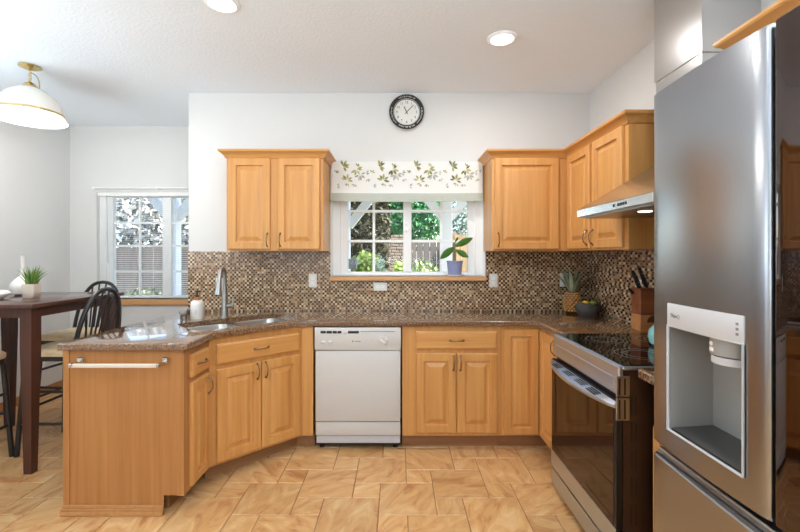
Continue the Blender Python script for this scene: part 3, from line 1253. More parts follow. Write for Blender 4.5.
# ------------------------------------------------------------------ range hood
hd_ = thing('range_hood', 'stainless pyramid range hood with tall chimney on the right wall', 'range hood', (XR, 2.10, 1.60))
hx, hy0, hy1 = 1.053, 1.735, 2.47
cx0, cy0, cy1 = 1.364, 1.886, 2.236
XW = XR - 0.0005 - 0.0
XW = XR - BT - 0.0012
bandm = MB().box(hx, XW, hy0, hy1, 1.606, 1.648, 0.002).build('rim_band', HOODS, hd_, True)
rings = [[(hx, hy0, 1.648), (XW, hy0, 1.648), (XW, hy1, 1.648), (hx, hy1, 1.648)],
         [(cx0, cy0, 1.862), (XW, cy0, 1.862), (XW, cy1, 1.862), (cx0, cy1, 1.862)]]
MB().loft(rings).build('canopy', HOODS, hd_, True)
MB().box(cx0 + 0.006, XW, cy0 + 0.006, cy1 - 0.006, 1.862, 2.30).build('lower_chimney', HOODS, hd_, True)
MB().box(cx0, XW + 0.008, cy0, cy1, 2.30, ZC - 0.001).build('upper_chimney', HOODS, hd_, True)
mb = MB()
for i in range(5):
    y = 2.03 - i * 0.022 + (0.02 if i == 0 else 0)
    MB().box(hx - 0.002, hx + 0.001, y - 0.007, y + 0.007, 1.620, 1.634, 0.0008).build('button', BLACK, bandm, True)
MB().box(hx + 0.03, XW - 0.03, hy0 + 0.03, hy1 - 0.03, 1.598, 1.606).build('grease_filter', STEELB, hd_, True)
LENS = plain('hood_lens', (255, 250, 240), 0.4, emit=(255, 246, 230), estr=4.0)
for y in (2.04, 1.84):
    mb = MB().cyl((1.20, y, 1.5985), (1.20, y, 1.595), 0.032, 0.03, 20)
    mb.build('lamp_lens', LENS, hd_, True)

# ------------------------------------------------------------------ refrigerator (local: x toward camera, -y to the room)
fr_ = thing('refrigerator', 'tall stainless french door refrigerator with a water dispenser and one black glass door', 'refrigerator', (0.8625, 1.422, 0), -PI / 2)
FW = 0.906
MB().box(0.006, FW - 0.006, 0.145, 0.745, 0.03, 1.915).build('body', plain('fridge_case', (90, 88, 86), 0.5), fr_)
HX0, HX1, HZ0, HZ1 = 0.094, 0.384, 0.838, 1.234


def curved_door(name, x0, x1, z0, z1, hole=None, crown_=0.010, mat=None, parent=None, er=0.012):
    mb = MB()
    bm = mb.bm
    xs = [x0 + er * (1 - math.cos(a)) for a in (0, PI / 6, PI / 3, PI / 2)]
    mid = [x0 + er + (x1 - x0 - 2 * er) * i / 14 for i in range(1, 14)]
    if hole:
        mid = [m for m in mid if abs(m - hole[0]) > 0.008 and abs(m - hole[1]) > 0.008] + [hole[0], hole[1]]
        mid.sort()
    xs += mid + [x1 - er * (1 - math.cos(a)) for a in (PI / 2, PI / 3, PI / 6, 0)]
    c = (x0 + x1) / 2
    h = (x1 - x0) / 2

    def yy(x):
        t = (x - c) / h
        y = -crown_ * (1 - t * t)
        d = min(x - x0, x1 - x)
        if d < er:
            y += er - math.sqrt(max(er * er - (er - d) ** 2, 0))
        return y
    zs = [z0, z0 + 0.004] + ([hole[2], hole[3]] if hole else []) + [z1 - 0.004, z1]
    grid = {}
    for i, x in enumerate(xs):
        for j, z in enumerate(zs):
            yo = 0.004 if j in (0, len(zs) - 1) else 0
            grid[i, j] = bm.verts.new((x, yy(x) + yo, z))
    for i in range(len(xs) - 1):
        for j in range(len(zs) - 1):
            if hole and j == 2 and xs[i] >= hole[0] - 1e-6 and xs[i + 1] <= hole[1] + 1e-6:
                continue
            mb._f([grid[i, j], grid[i + 1, j], grid[i + 1, j + 1], grid[i, j + 1]])
    n = len(xs) - 1
    m = len(zs) - 1
    yb = 0.14
    bk = {}
    for (i, j) in [(i, j) for i in range(n + 1) for j in (0, m)] + [(i, j) for i in (0, n) for j in range(1, m)]:
        bk[i, j] = bm.verts.new((xs[i], yb, zs[j]))
    for i in range(n):
        mb._f([grid[i, 0], bk[i, 0], bk[i + 1, 0], grid[i + 1, 0]])
        mb._f([grid[i, m], grid[i + 1, m], bk[i + 1, m], bk[i, m]])
    for j in range(m):
        mb._f([grid[0, j], grid[0, j + 1], bk[0, j + 1], bk[0, j]])
        mb._f([grid[n, j], bk[n, j], bk[n, j + 1], grid[n, j + 1]])
    return mb.build(name, mat, parent, angle=30, rev=False), yy


d1, yy1 = curved_door('door', 0.0, 0.447, 0.765, 1.925, (HX0, HX1, HZ0, HZ1), 0.012, STEEL, fr_)
d1['label'] = 'stainless steel left door'
d2_, yy2 = curved_door('door', 0.459, FW, 0.765, 1.925, None, 0.004, DOORGL, fr_, 0.006)
d2_['label'] = 'black mirror glass right door'
MB().box(0.449, 0.457, 0.03, 0.142, 0.765, 1.92).build('door_gasket', BLACK, fr_)
d3, yy3 = curved_door('freezer_drawer', 0.0, FW, 0.09, 0.722, None, 0.012, STEEL, fr_)
mb = MB()
mb.box(0.004, FW - 0.004, 0.012, 0.07, 0.722, 0.742, 0.004)
mb.build('drawer_grip', NICKEL, d3)
MB().box(0.02, FW - 0.02, 0.05, 0.142, 0.742, 0.766).build('grip_recess', BLACK, fr_)
MB().box(0.02, FW - 0.02, 0.05, 0.70, 0.0, 0.088).build('base_grille', BLACK, fr_)
# dispenser
mb = MB()
bm = mb.bm
DEP = 0.135
mb.box(HX0 - 0.0005, HX0 + 0.004, -0.004, DEP, HZ0, HZ1 - 0.005)
mb.box(HX1 - 0.004, HX1 + 0.0005, -0.004, DEP, HZ0, HZ1 - 0.005)
mb.box(HX0, HX1, DEP - 0.004, DEP, HZ0, HZ1)
mb.box(HX0, HX1, 0.0, DEP, HZ1 - 0.006, HZ1 + 0.0005)
ds = mb.build('water_dispenser', DISP, d1)
mb = MB()
mb.loft([[(HX0 + 0.002, 0.0, HZ0), (HX0 + 0.002, 0.0, HZ0 + 0.004), (HX0 + 0.002, DEP - 0.004, HZ0 + 0.012), (HX0 + 0.002, DEP - 0.004, HZ0)],
         [(HX1 - 0.002, 0.0, HZ0), (HX1 - 0.002, 0.0, HZ0 + 0.004), (HX1 - 0.002, DEP - 0.004, HZ0 + 0.012), (HX1 - 0.002, DEP - 0.004, HZ0)]])
mb.build('drip_tray', DISPD, ds)
mb = MB()
xs = [HX0 + (HX1 - HX0) * i / 12 for i in range(13)]
mb.loft([[(x, yy1(x) - 0.002, 1.162), (x, yy1(x) - 0.003, 1.165), (x, yy1(x) - 0.003, HZ1 - 0.002), (x, yy1(x) - 0.002, HZ1 + 0.001), (x, 0.02, HZ1), (x, 0.02, 1.162)] for x in xs])
cs = mb.build('control_strip', DISPL, ds, angle=40)
mb = MB()
mb.cyl((0.270, 0.062, 1.112), (0.270, 0.062, 1.1625), 0.056, None, 28)
nz = mb.build('nozzle', DISP, ds, angle=40)
MB().cyl((0.270, 0.062, 1.088), (0.270, 0.062, 1.108), 0.053, None, 28).build('nozzle_ring', DISPL, nz, angle=40)
mb = MB()
mb.cyl((0.257, 0.0085, 1.141), (0.257, 0.0055, 1.141), 0.006, None, 14)
mb.box(0.249, 0.265, 0.006, 0.012, 1.120, 1.131, 0.001)
mb.build('button', PLASTIC, nz)
MB().nested(0.262, 0.372, 0.915, 1.085, [(0, DEP - 0.004), (0.0, DEP - 0.010), (0.006, DEP - 0.014), (0.012, DEP - 0.012)]).build('paddle', DISP, ds)
mb = MB()
mb.nested(HX0 - 0.0015, HX1 + 0.0015, HZ0 - 0.003, 1.166, [(0.0, -0.009), (0.0, -0.0128), (0.0025, -0.0128), (0.004, -0.006)], cap=False)
mb.build('bezel', DISPL, ds)


def text_mesh(txt, size, M, mat, name, parent=None, world=True, ext=0.0004):
    cu = bpy.data.curves.new(name, 'FONT')
    cu.body = txt
    cu.size = size
    cu.extrude = ext
    cu.align_x = 'CENTER'
    cu.align_y = 'CENTER'
    t = bpy.data.objects.new(name, cu)
    COL.objects.link(t)
    bpy.context.view_layer.update()
    dg = bpy.context.evaluated_depsgraph_get()
    me = bpy.data.meshes.new_from_object(t.evaluated_get(dg))
    bpy.data.objects.remove(t)
    bpy.data.curves.remove(cu)
    me.transform(M)
    me.materials.clear()
    me.materials.append(mat)
    o = bpy.data.objects.new(name, me)
    COL.objects.link(o)
    if parent:
        o.parent = parent
    return o


RX = Matrix.Rotation(PI / 2, 4, 'X')
text_mesh('ThinQ', 0.017, Matrix.Translation((0.134, yy1(0.134) - 0.0036, 1.198)) @ RX, GREY, 'lettering', cs)
mb = MB()
for i in range(3):
    mb.box(0.362, 0.370, yy1(0.366) - 0.0036, yy1(0.366), 1.183 + i * 0.013, 1.190 + i * 0.013)
mb.build('indicator_marks', GREY, cs)

# ------------------------------------------------------------------ counter things on the right
pa = thing('pineapple', 'whole pineapple standing in the counter corner under the wall cabinets', 'pineapple', (1.425, 3.44, CT))
mb = MB()
mb.lathe([(0.035, 0), (0.052, 0.012), (0.064, 0.05), (0.066, 0.085), (0.060, 0.125), (0.045, 0.155), (0.02, 0.168)], seg=24)
body = mb.build('fruit', PINEB, pa)
mb = MB()
for r_ in range(9):
    z = 0.014 + r_ * 0.0175
    prof = [(0, 0.035), (0.012, 0.052), (0.05, 0.064), (0.085, 0.066), (0.125, 0.060), (0.155, 0.045), (0.17, 0.02)]
    for (za, ra), (zb, rb) in zip(prof, prof[1:]):
        if za <= z <= zb:
            R = ra + (rb - ra) * (z - za) / (zb - za)
    for q in range(13):
        a = 2 * PI * (q + 0.5 * (r_ % 2)) / 13
        mb.ball((R * math.cos(a), R * math.sin(a), z), 0.010, 0.010, 0.0075, 6, 4)
mb.build('eyes', PINED, body)
rnd = random.Random(3)
mb = MB()
for i in range(24):
    a = i * 2.4
    tier = i / 24
    L = 0.20 - 0.04 * tier + rnd.uniform(-0.02, 0.02)
    out = 0.115 * (1 - tier) + 0.02
    p0 = Vector((0.016 * math.cos(a), 0.016 * math.sin(a), 0.160 + 0.02 * tier))
    p1 = p0 + Vector((out * 0.55 * math.cos(a), out * 0.55 * math.sin(a), L * 0.65))
    p2 = p0 + Vector((out * 1.25 * math.cos(a), out * 1.25 * math.sin(a), L * (0.75 + 0.3 * tier)))
    side = Vector((-math.sin(a), math.cos(a), 0))
    prev = None
    P = bez(p0, p1, p2, 6)
    ringsL = []
    for j, p in enumerate(P):
        wd = 0.0145 * (1 - (j / 6) ** 2) + 0.0006
        ringsL.append([p - side * wd, p + Vector((math.cos(a), math.sin(a), 0)) * -0.002, p + side * wd, p + Vector((math.cos(a), math.sin(a), 0)) * 0.002])
    mb.loft(ringsL)
mb.build('crown', PINEL, pa)

sb = thing('stone_bowl', 'rough dark stone bowl on the counter in front of the pineapple', 'bowl', (1.485, 3.28, CT))
mb = MB()
rings = []
for r_, z in ((0.070, 0), (0.088, 0.02), (0.094, 0.055), (0.092, 0.085), (0.078, 0.090), (0.068, 0.072), (0.05, 0.060)):
    ring_ = []
    for i in range(22):
        a = 2 * PI * i / 22
        w = 1 + 0.06 * math.sin(3 * a + 1) + 0.04 * math.sin(7 * a + z * 60)
        ring_.append((r_ * w * math.cos(a), r_ * w * 0.85 * math.sin(a), z + (0.010 * math.sin(2 * a + 0.5) if z > 0.03 else 0)))
    rings.append(ring_)
mb.loft(rings)
mb.build('bowl', STONE, sb)
ob = MB().ball((0, 0, 0), 0.026, 0.024, 0.018).build('yellow_fruit', YELL)
ob.location = (1.456, 3.262, CT + 0.094)
tag(ob, 'yellow fruit piece lying in the dark stone bowl', 'fruit')
ob = MB().ball((0, 0, 0), 0.028, 0.024, 0.018).build('green_fruit', LIME)
ob.location = (1.512, 3.262, CT + 0.094)
tag(ob, 'yellow-green fruit piece lying in the dark stone bowl', 'fruit')

kb_ = thing('knife_block', 'thick reddish wooden knife block on the counter behind the range', 'knife block', (1.545, 2.605, CT))
MB().box(-0.072, 0.072, -0.05, 0.05, 0.10, 0.262, 0.004).build('upper_block', ACACIA, kb_)
MB().box(-0.072, 0.072, -0.05, 0.05, 0.0, 0.0998, 0.004).build('lower_block', ACACIA_L, kb_)
mb = MB()
mb.prism([(0.035 + 0.045 * math.cos(a), 0.045 * math.sin(a)) for a in [PI * i / 16 for i in range(17)]], 0, 0.003)
mb.xf(Matrix.Translation((-0.02, -0.0495, 0.055)) @ RX)
mb.build('dark_inlay', ACACIA, kb_)
for i, (x, y, L, tilt) in enumerate(((-0.056, -0.02, 0.055, -0.5), (-0.034, 0.02, 0.115, -0.42), (0.012, 0.02, 0.135, -0.4), (-0.088, 0.03, 0.08, 0))):
    where = ('shortest black knife handle in front of the two long ones in the wooden block', 'middle long black knife handle leaning out of the wooden block',
             'tallest black knife handle leaning out of the wooden block', 'black handled knife hanging at the left side of the wooden block')[i]
    if i < 3:
        kt = thing('knife', where, 'knife', (1.545 + x, 2.605 + y, CT + 0.263), 0, 'knives in the wooden block')
        ux = Vector((math.sin(tilt), 0, math.cos(tilt)))
        MB().tube([ux * 0.0005, ux * L * 0.3, ux * L * 0.7, ux * L], [0.011, 0.014, 0.012, 0.010], 10).xf(Matrix.Scale(1, 4)).build('handle', BLACK, kt)
        mb = MB()
        for q in (0.3, 0.7):
            c = ux * L * q
            mb.cyl(c + Vector((0, -0.0145, 0)), c + Vector((0, -0.012, 0)), 0.0025, None, 8)
        mb.build('rivet', NICKEL, kt)
    else:
        kt = thing('knife', where, 'knife', (1.545 - 0.078, 2.605 + 0.02, CT + 0.225), 0, 'knives in the wooden block')
        MB().tube([(0, 0, 0), (-0.012, 0, 0.02), (-0.026, 0, 0.03)], [0.009, 0.010, 0.007], 10).build('handle', BLACK, kt)

kt = thing('tea_kettle', 'teal enamel kettle on the cooktop half hidden by the refrigerator', 'kettle', (1.372, 2.13, 0.9235))
MB().lathe([(0.070, 0), (0.084, 0.012), (0.092, 0.045), (0.086, 0.080), (0.060, 0.108), (0.035, 0.118)], seg=30).build('pot', TEAL, kt)
ld = MB().lathe([(0.036, 0.118), (0.030, 0.126), (0.010, 0.130)], seg=20).build('lid', TEAL, kt)
MB().ball((0, 0, 0.138), 0.010).build('knob', BLACK, ld)
MB().tube([(0.07, 0, 0.06), (0.105, 0, 0.085), (0.125, 0, 0.115)], [0.02, 0.014, 0.010], 12).build('spout', TEAL, kt)
MB().tube([(0, -0.07, 0.10), (0, -0.075, 0.15), (0, -0.045, 0.185), (0, 0, 0.195), (0, 0.045, 0.185), (0, 0.075, 0.15), (0, 0.07, 0.10)], 0.007, 10).build('handle', BLACK, kt)

# ------------------------------------------------------------------ clock
ck = thing('wall_clock', 'round wall clock with a black lettered rim above the kitchen window', 'clock', (0.073, YB, 2.594))
CR = 0.150
mb = MB()
mb.loft([[(r * math.cos(2 * PI * i / 48), y, r * math.sin(2 * PI * i / 48)) for i in range(48)] for r, y in ((CR, -0.001), (CR, -0.022), (CR - 0.006, -0.030), (0.112, -0.030), (0.106, -0.020))], True, True, False)
mb.build('rim', plain('clock_rim', (26, 25, 25), 0.4), ck)
MB().loft([[(r * math.cos(2 * PI * i / 48), y, r * math.sin(2 * PI * i / 48)) for i in range(48)] for r, y in ((0.108, -0.012), (0.1075, -0.018))], True, True, True).build('dial', plain('clock_dial', (226, 224, 218), 0.5), ck)
mb = MB()
mb.loft([[(r * math.cos(2 * PI * i / 48), y, r * math.sin(2 * PI * i / 48)) for i in range(48)] for r, y in ((0.109, -0.029), (0.112, -0.0315), (0.1135, -0.029))], True, False, False)
mb.loft([[(r * math.cos(2 * PI * i / 48), y, r * math.sin(2 * PI * i / 48)) for i in range(48)] for r, y in ((CR - 0.002, -0.028), (CR + 0.002, -0.024), (CR + 0.003, -0.010))], True, False, False)
mb.build('rim_edges', plain('clock_edge', (200, 198, 194), 0.35), ck)
CD = plain('clock_print', (70, 68, 66), 0.6)
nums = None
for i in range(1, 13):
    a = PI / 2 - i * PI / 6
    t = text_mesh(str(i), 0.030, Matrix.Translation((0.083 * math.cos(a), -0.0186, 0.083 * math.sin(a))) @ RX, CD, 'numeral', ck)
for ang, L, w in ((PI / 2 + math.radians(25), 0.052, 0.0035), (PI / 2 - math.radians(44), 0.082, 0.003)):
    mb = MB().box(-0.02, L, -0.0215, -0.0205, -w, w)
    mb.xf(Matrix.Rotation(-ang, 4, 'Y'))
    mb.build('hand', CD, ck)
# the faint white scribbled lettering on the rim: strokes in four groups
mb = MB()
rnd = random.Random(8)
for g0 in (90, 195, 270, 345):
    span = 30
    for q in range(13):
        a = math.radians(g0 - span + 2 * span * q / 12)
        r0 = 0.124 + rnd.uniform(-0.002, 0.001)
        r1 = 0.134 + rnd.uniform(-0.003, 0.003)
        da = rnd.uniform(-0.03, 0.03)
        p = Vector((r0 * math.cos(a), 0, r0 * math.sin(a)))
        q2 = Vector((r1 * math.cos(a + da), 0, r1 * math.sin(a + da)))
        mb.tube([p + Vector((0, -0.0302, 0)), q2 + Vector((0, -0.0302, 0))], 0.0024, 5)
mb.build('rim_lettering', plain('clock_white', (220, 218, 214), 0.6), ck)

# ------------------------------------------------------------------ window shade and plant
SX0, SX1, SZ0, SZ1, SY = -0.560, 0.712, 1.838, 2.172, 3.535
rs = thing('roman_shade', 'white fabric window shade printed with green leaf sprigs over the sink window', 'window shade', ((SX0 + SX1) / 2, SY, SZ0))
mb = MB()
prof = [(3.565, SZ1), (3.537, SZ1), (3.535, SZ1 - 0.06), (3.534, 1.99), (3.531, 1.93), (3.526, 1.905), (3.530, 1.898), (3.541, 1.905), (3.548, SZ1 - 0.01), (3.565, SZ1 - 0.01)]
mb.loft([[(SX0 + (SX1 - SX0) * i / 20, y, z) for y, z in prof] for i in range(21)])
rnd = random.Random(12)


def printed_leaf(mb, x, z, ang, L, W, y):
    d = Vector((math.cos(ang), 0, math.sin(ang)))
    s = Vector((-math.sin(ang), 0, math.cos(ang)))
    c = Vector((x, y, z))
    mb._f([mb.bm.verts.new(c + p) for p in (d * -L / 2, s * -W / 2 - d * L * 0.05, s * -W * 0.35 + d * L * 0.25, d * L / 2, s * W * 0.35 + d * L * 0.25, s * W / 2 - d * L * 0.05)])


def yfront(z):
    return 3.5335 if z > 1.99 else 3.5335 - (1.99 - z) * 0.05


def sprig(x, z, a0, big, mi):
    mb.mi = mi
    for k_ in range(5 if big else 3):
        a = a0 + (k_ - 2) * 0.75 + rnd.uniform(-0.2, 0.2)
        L = rnd.uniform(0.038, 0.054) if big else rnd.uniform(0.020, 0.032)
        q = (0.030 if big else 0.018)
        xx, zz = x + q * math.cos(a), z + q * math.sin(a)
        if SX0 + 0.02 < xx < SX1 - 0.02 and 1.915 < zz < SZ1 - 0.004:
            printed_leaf(mb, xx, zz, a, L, L * 0.40, yfront(zz) - 0.0012)


px = SX0 + 0.10
rep = 0.305
for k_ in range(5):
    b0 = SX0 + 0.005 + k_ * rep
    sprig(b0 + 0.095, 2.135, 0.4, True, 1)
    sprig(b0 + 0.110, 2.128, 2.6, False, 1)
    sprig(b0 + 0.205, 2.105, -0.9, True, 1)
    sprig(b0 + 0.235, 2.062, -1.2, True, 2)
    sprig(b0 + 0.205, 2.132, 1.6, False, 1)
    sprig(b0 + 0.125, 2.015, 1.3, True, 1)
    sprig(b0 + 0.135, 1.990, -1.3, False, 1)
    sprig(b0 + 0.285, 2.080, 0.6, False, 2)
    sprig(b0 + 0.300, 2.03, -0.4, False, 2)
    sprig(b0 + 0.040, 1.965, 0.9, False, 2)
    sprig(b0 + 0.190, 1.985, -1.0, False, 2)
    sprig(b0 + 0.030, 2.075, 1.9, False, 1)
mb.build('printed_fabric', [FABRIC, LEAF_P, LEAF_G], rs, True, 30, rev=False)
# checked hem
m_, nt_, b_ = new_mat('gingham')
tc_ = nt_.nodes.new('ShaderNodeTexCoord')
ck_ = nt_.nodes.new('ShaderNodeTexChecker')
ck_.inputs['Scale'].default_value = 130
ck_.inputs['Color1'].default_value = lin((214, 217, 209))
ck_.inputs['Color2'].default_value = lin((156, 164, 150))
mp_ = nt_.nodes.new('ShaderNodeMapping')
mp_.inputs['Scale'].default_value = (1, 0.0, 1)
nt_.links.new(tc_.outputs['Object'], mp_.inputs['Vector'])
nt_.links.new(mp_.outputs[0], ck_.inputs['Vector'])
nt_.links.new(ck_.outputs['Color'], b_.inputs['Base Color'])
b_.inputs['Roughness'].default_value = 0.9
mb = MB()
hr = []
for i in range(21):
    x = SX0 - 0.002 + (SX1 - SX0 + 0.004) * i / 20
    sg = -0.006 * math.sin(PI * i / 20)
    hr.append([(x, 3.524, 1.908 + sg), (x, 3.521, 1.89 + sg), (x, 3.522, SZ0 + sg), (x, 3.526, SZ0 + sg), (x, 3.529, 1.905 + sg)])
mb.loft(hr).build('hem_band', m_, rs, True, 30)

pl = thing('potted_plant', 'big leaved plant in a lilac blue pot on the kitchen window sill', 'plant', (0.485, 3.592, 1.2052))
MB().lathe([(0.055, 0), (0.074, 0.003), (0.078, 0.014), (0.073, 0.014), (0.054, 0.006)], seg=28).build('saucer', CERAM, pl)
MB().lathe([(0.052, 0.0065), (0.056, 0.010), (0.068, 0.118), (0.071, 0.120), (0.071, 0.132), (0.064, 0.132), (0.062, 0.118)], seg=28).build('pot', POTBLUE, pl)
MB().lathe([(0.0625, 0.108), (0.0625, 0.118), (0.02, 0.121)], seg=20).build('soil', SOIL, pl)
MB().tube([(0, 0, 0.118), (0.004, 0, 0.18), (0.0, -0.002, 0.24), (0.006, 0, 0.30)], [0.010, 0.008, 0.007, 0.004], 8).build('stem', STEMB, pl)


def big_leaf(p0, p1, W, droop=0.0):
    p0, p1 = Vector(p0), Vector(p1)
    ax = p1 - p0
    s = ax.cross(Vector((0.0, 1, 0.35))).normalized()
    nrm = s.cross(ax).normalized()
    n_ = 9
    rings = []
    for i in range(n_ + 1):
        t = i / n_
        w = W * math.sin(PI * (0.04 + 0.94 * t)) ** 0.75
        c = p0 + ax * t + Vector((0, 0, -droop * t * t))
        rings.append([c - s * w + nrm * w * 0.18, c, c + s * w + nrm * w * 0.18, c - nrm * 0.0015])
    return MB().loft(rings)


for a, b, w in (((0.006, -0.008, 0.255), (0.150, -0.020, 0.325), 0.030), ((-0.006, -0.006, 0.245), (-0.125, -0.025, 0.150), 0.032), ((0.010, -0.002, 0.225), (0.115, -0.012, 0.160), 0.026), ((0.004, 0.0, 0.29), (0.03, -0.004, 0.335), 0.011)):
    big_leaf(a, b, w).build('leaf', PLANT, pl, angle=60)

# ------------------------------------------------------------------ nook blind
vb = thing('window_blind', 'white slatted blind with open slats over the dining nook window', 'window blind', ((NX0 + NX1) / 2, YN, NZ1))
MB().box(NX0 + 0.004, NX1 - 0.004, 4.486, 4.528, NZ1 - 0.045, NZ1 - 0.002, 0.003).build('head_rail', SLAT, vb, True)
mb = MB()
z = NZ1 - 0.07
while z > NZ0 + 0.05:
    tl = 0.001
    mb.loft([[(x, 4.501, z - tl), (x, 4.508, z + 0.0016), (x, 4.515, z + tl), (x, 4.508, z + 0.0006)] for x in (NX0 + 0.008, NX1 - 0.008)])
    z -= 0.0225
o = mb.build('slats', SLAT, vb, True)
MB().box(NX0 + 0.006, NX1 - 0.006, 4.492, 4.524, NZ0 + 0.012, NZ0 + 0.03, 0.003).build('bottom_rail', SLAT, vb, True)
mb = MB()
for x in (NX0 + 0.2, -2.62, NX1 - 0.2):
    mb.box(x - 0.001, x + 0.001, 4.495, 4.4965, NZ0 + 0.03, NZ1 - 0.04)
mb.build('ladder_cords', SLAT, vb, True)
MB().cyl((-3.105, 4.478, NZ1 - 0.03), (-3.085, 4.470, 1.30), 0.004, None, 8).build('tilt_wand', plain('wand_clear', (190, 192, 194), 0.3), vb, True)
cr = thing('curtain_rod', 'thin white rod mounted on the wall above the nook window', 'rod', (-2.6, YN - 0.03, 2.09))
MB().cyl((-3.24, YN - 0.035, 2.095), (-1.98, YN - 0.035, 2.095), 0.007).build('rod', WHITE, cr, True)
for x in (-3.22, -2.55, -2.0):
    MB().box(x - 0.008, x + 0.008, YN - 0.045, YN - 0.0005, 2.08, 2.105, 0.002).build('bracket', WHITE, cr, True)

# ------------------------------------------------------------------ dining set
TX0, TX1, TY0, TY1, TZ = -3.22, -2.26, 2.595, 3.475, 1.08
dt = thing('dining_table', 'tall dark brown square dining table with tapered legs', 'table', ((TX0 + TX1) / 2, (TY0 + TY1) / 2, 0))
MB().box(TX0, TX1, TY0, TY1, TZ - 0.028, TZ, 0.005, 2).build('tabletop', DARKT, dt, True)
mb = MB()
ai = 0.047
mb.box(TX0 + ai, TX1 - ai, TY0 + ai, TY0 + ai + 0.022, TZ - 0.09, TZ - 0.028)
mb.box(TX0 + ai, TX1 - ai, TY1 - ai - 0.022, TY1 - ai, TZ - 0.09, TZ - 0.028)
mb.box(TX0 + ai, TX0 + ai + 0.022, TY0 + ai + 0.022, TY1 - ai - 0.022, TZ - 0.09, TZ - 0.028)
mb.box(TX1 - ai - 0.022, TX1 - ai, TY0 + ai + 0.022, TY1 - ai - 0.022, TZ - 0.09, TZ - 0.028)
mb.build('apron', DARKW, dt, True)
for sx in (0, 1):
    for sy in (0, 1):
        cx = TX1 - 0.080 if sx else TX0 + 0.080
        cy = TY1 - 0.080 if sy else TY0 + 0.080
        rings = []
        for z, h in ((0, 0.024), (0.45, 0.031), (0.80, 0.037), (TZ - 0.0285, 0.037)):
            rings.append([(cx - h, cy - h, z), (cx + h, cy - h, z), (cx + h, cy + h, z), (cx - h, cy + h, z)])
        MB().loft(rings).build('leg', DARKW, dt, True)


def make_stool(label):
    """counter stool, back at +y, centred on its seat"""
    r = thing('counter_stool', label, 'stool', (0, 0, 0), 0, 'black metal stools around the dining table')
    sz = 0.735
    rings = []
    for ins, z in ((0.004, sz - 0.050), (0.0, sz - 0.040), (0.0, sz - 0.018), (0.012, sz - 0.004), (0.05, sz)):
        rings.append([(p[0], p[1], z) for p in rrect(0.205 - ins, 0.20 - ins, 0.06, 5)])
    MB().loft(rings).build('seat', SEATF, r, angle=60)
    mb = MB()
    rings = [[(p[0], p[1], z) for p in rrect(0.20, 0.195, 0.055, 5)] for z in (sz - 0.082, sz - 0.051)]
    mb.loft(rings)
    mb.build('seat_frame', BLACKM, r)
    foot = {}
    for sx in (-1, 1):
        for sy in (-1, 1):
            t_, b_ = Vector((sx * 0.175, sy * 0.170, sz - 0.08)), Vector((sx * 0.205, sy * 0.205, 0.0))
            foot[sx, sy] = (t_, b_)
            MB().tube([t_, b_], 0.0165, 12).build('leg', BLACKM, r)

    def at(sx, sy, z):
        t_, b_ = foot[sx, sy]
        q = (z - b_.z) / (t_.z - b_.z)
        return b_ + (t_ - b_) * q
    for (a, b, zs) in (((-1, -1), (1, -1), (0.30,)), ((-1, 1), (1, 1), (0.42,)), ((-1, -1), (-1, 1), (0.22, 0.44)), ((1, -1), (1, 1), (0.22, 0.44))):
        for z in zs:
            MB().cyl(at(*a, z), at(*b, z), 0.010, None, 10).build('rail', BLACKM, r)
    H = 1.135
    def arc(hw, top, n_=18, pw=0.75):
        P = []
        for i in range(n_ + 1):
            a = PI * i / n_
            c, s = math.cos(a), math.sin(a)
            x = -hw * math.copysign(abs(c) ** 0.8, c)
            q = s ** 0.85
            z = sz - 0.05 + (top - sz + 0.05) * q
            P.append((x, 0.185 + 0.085 * q, z))
        return P
    MB().tube(arc(0.212, H), 0.0155, 10).build('back_hoop', BLACKM, r)
    for k_ in range(6):
        t = (k_ - 2.5) / 2.5
        xb, xt = t * 0.095, t * 0.165
        zt = sz - 0.05 + (H - sz + 0.05) * (max(1 - (abs(xt) / 0.212) ** 2.5, 0) ** 0.42)
        q = (zt - sz + 0.05) / (H - sz + 0.05)
        p0 = Vector((xb, 0.178, sz - 0.03))
        p2 = Vector((xt, 0.185 + 0.085 * q, zt - 0.008))
        mid = (p0 + p2) / 2 + Vector((-0.012 * t, 0.0, 0))
        MB().tube(bez(p0, mid, p2, 6), 0.0065, 8).build('spindle', BLACKM, r)
    return r


s1 = make_stool('black metal stool pushed in at the right side of the dining table, nearest the peninsula')
s1.location = (-2.415, 3.09, 0)
s1.rotation_euler = (0, 0, -PI / 2)
s2 = copy_tree(s1)
s2['label'] = 'black metal stool at the far side of the dining table by the nook window'
s2.location = (-2.75, 3.62, 0)
s2.rotation_euler = (0, 0, math.radians(-4))
s3 = copy_tree(s1)
s3['label'] = 'black metal stool at the near side of the table, cut by the left picture edge'
s3.location = (-2.865, 2.69, 0)
s3.rotation_euler = (0, 0, PI)

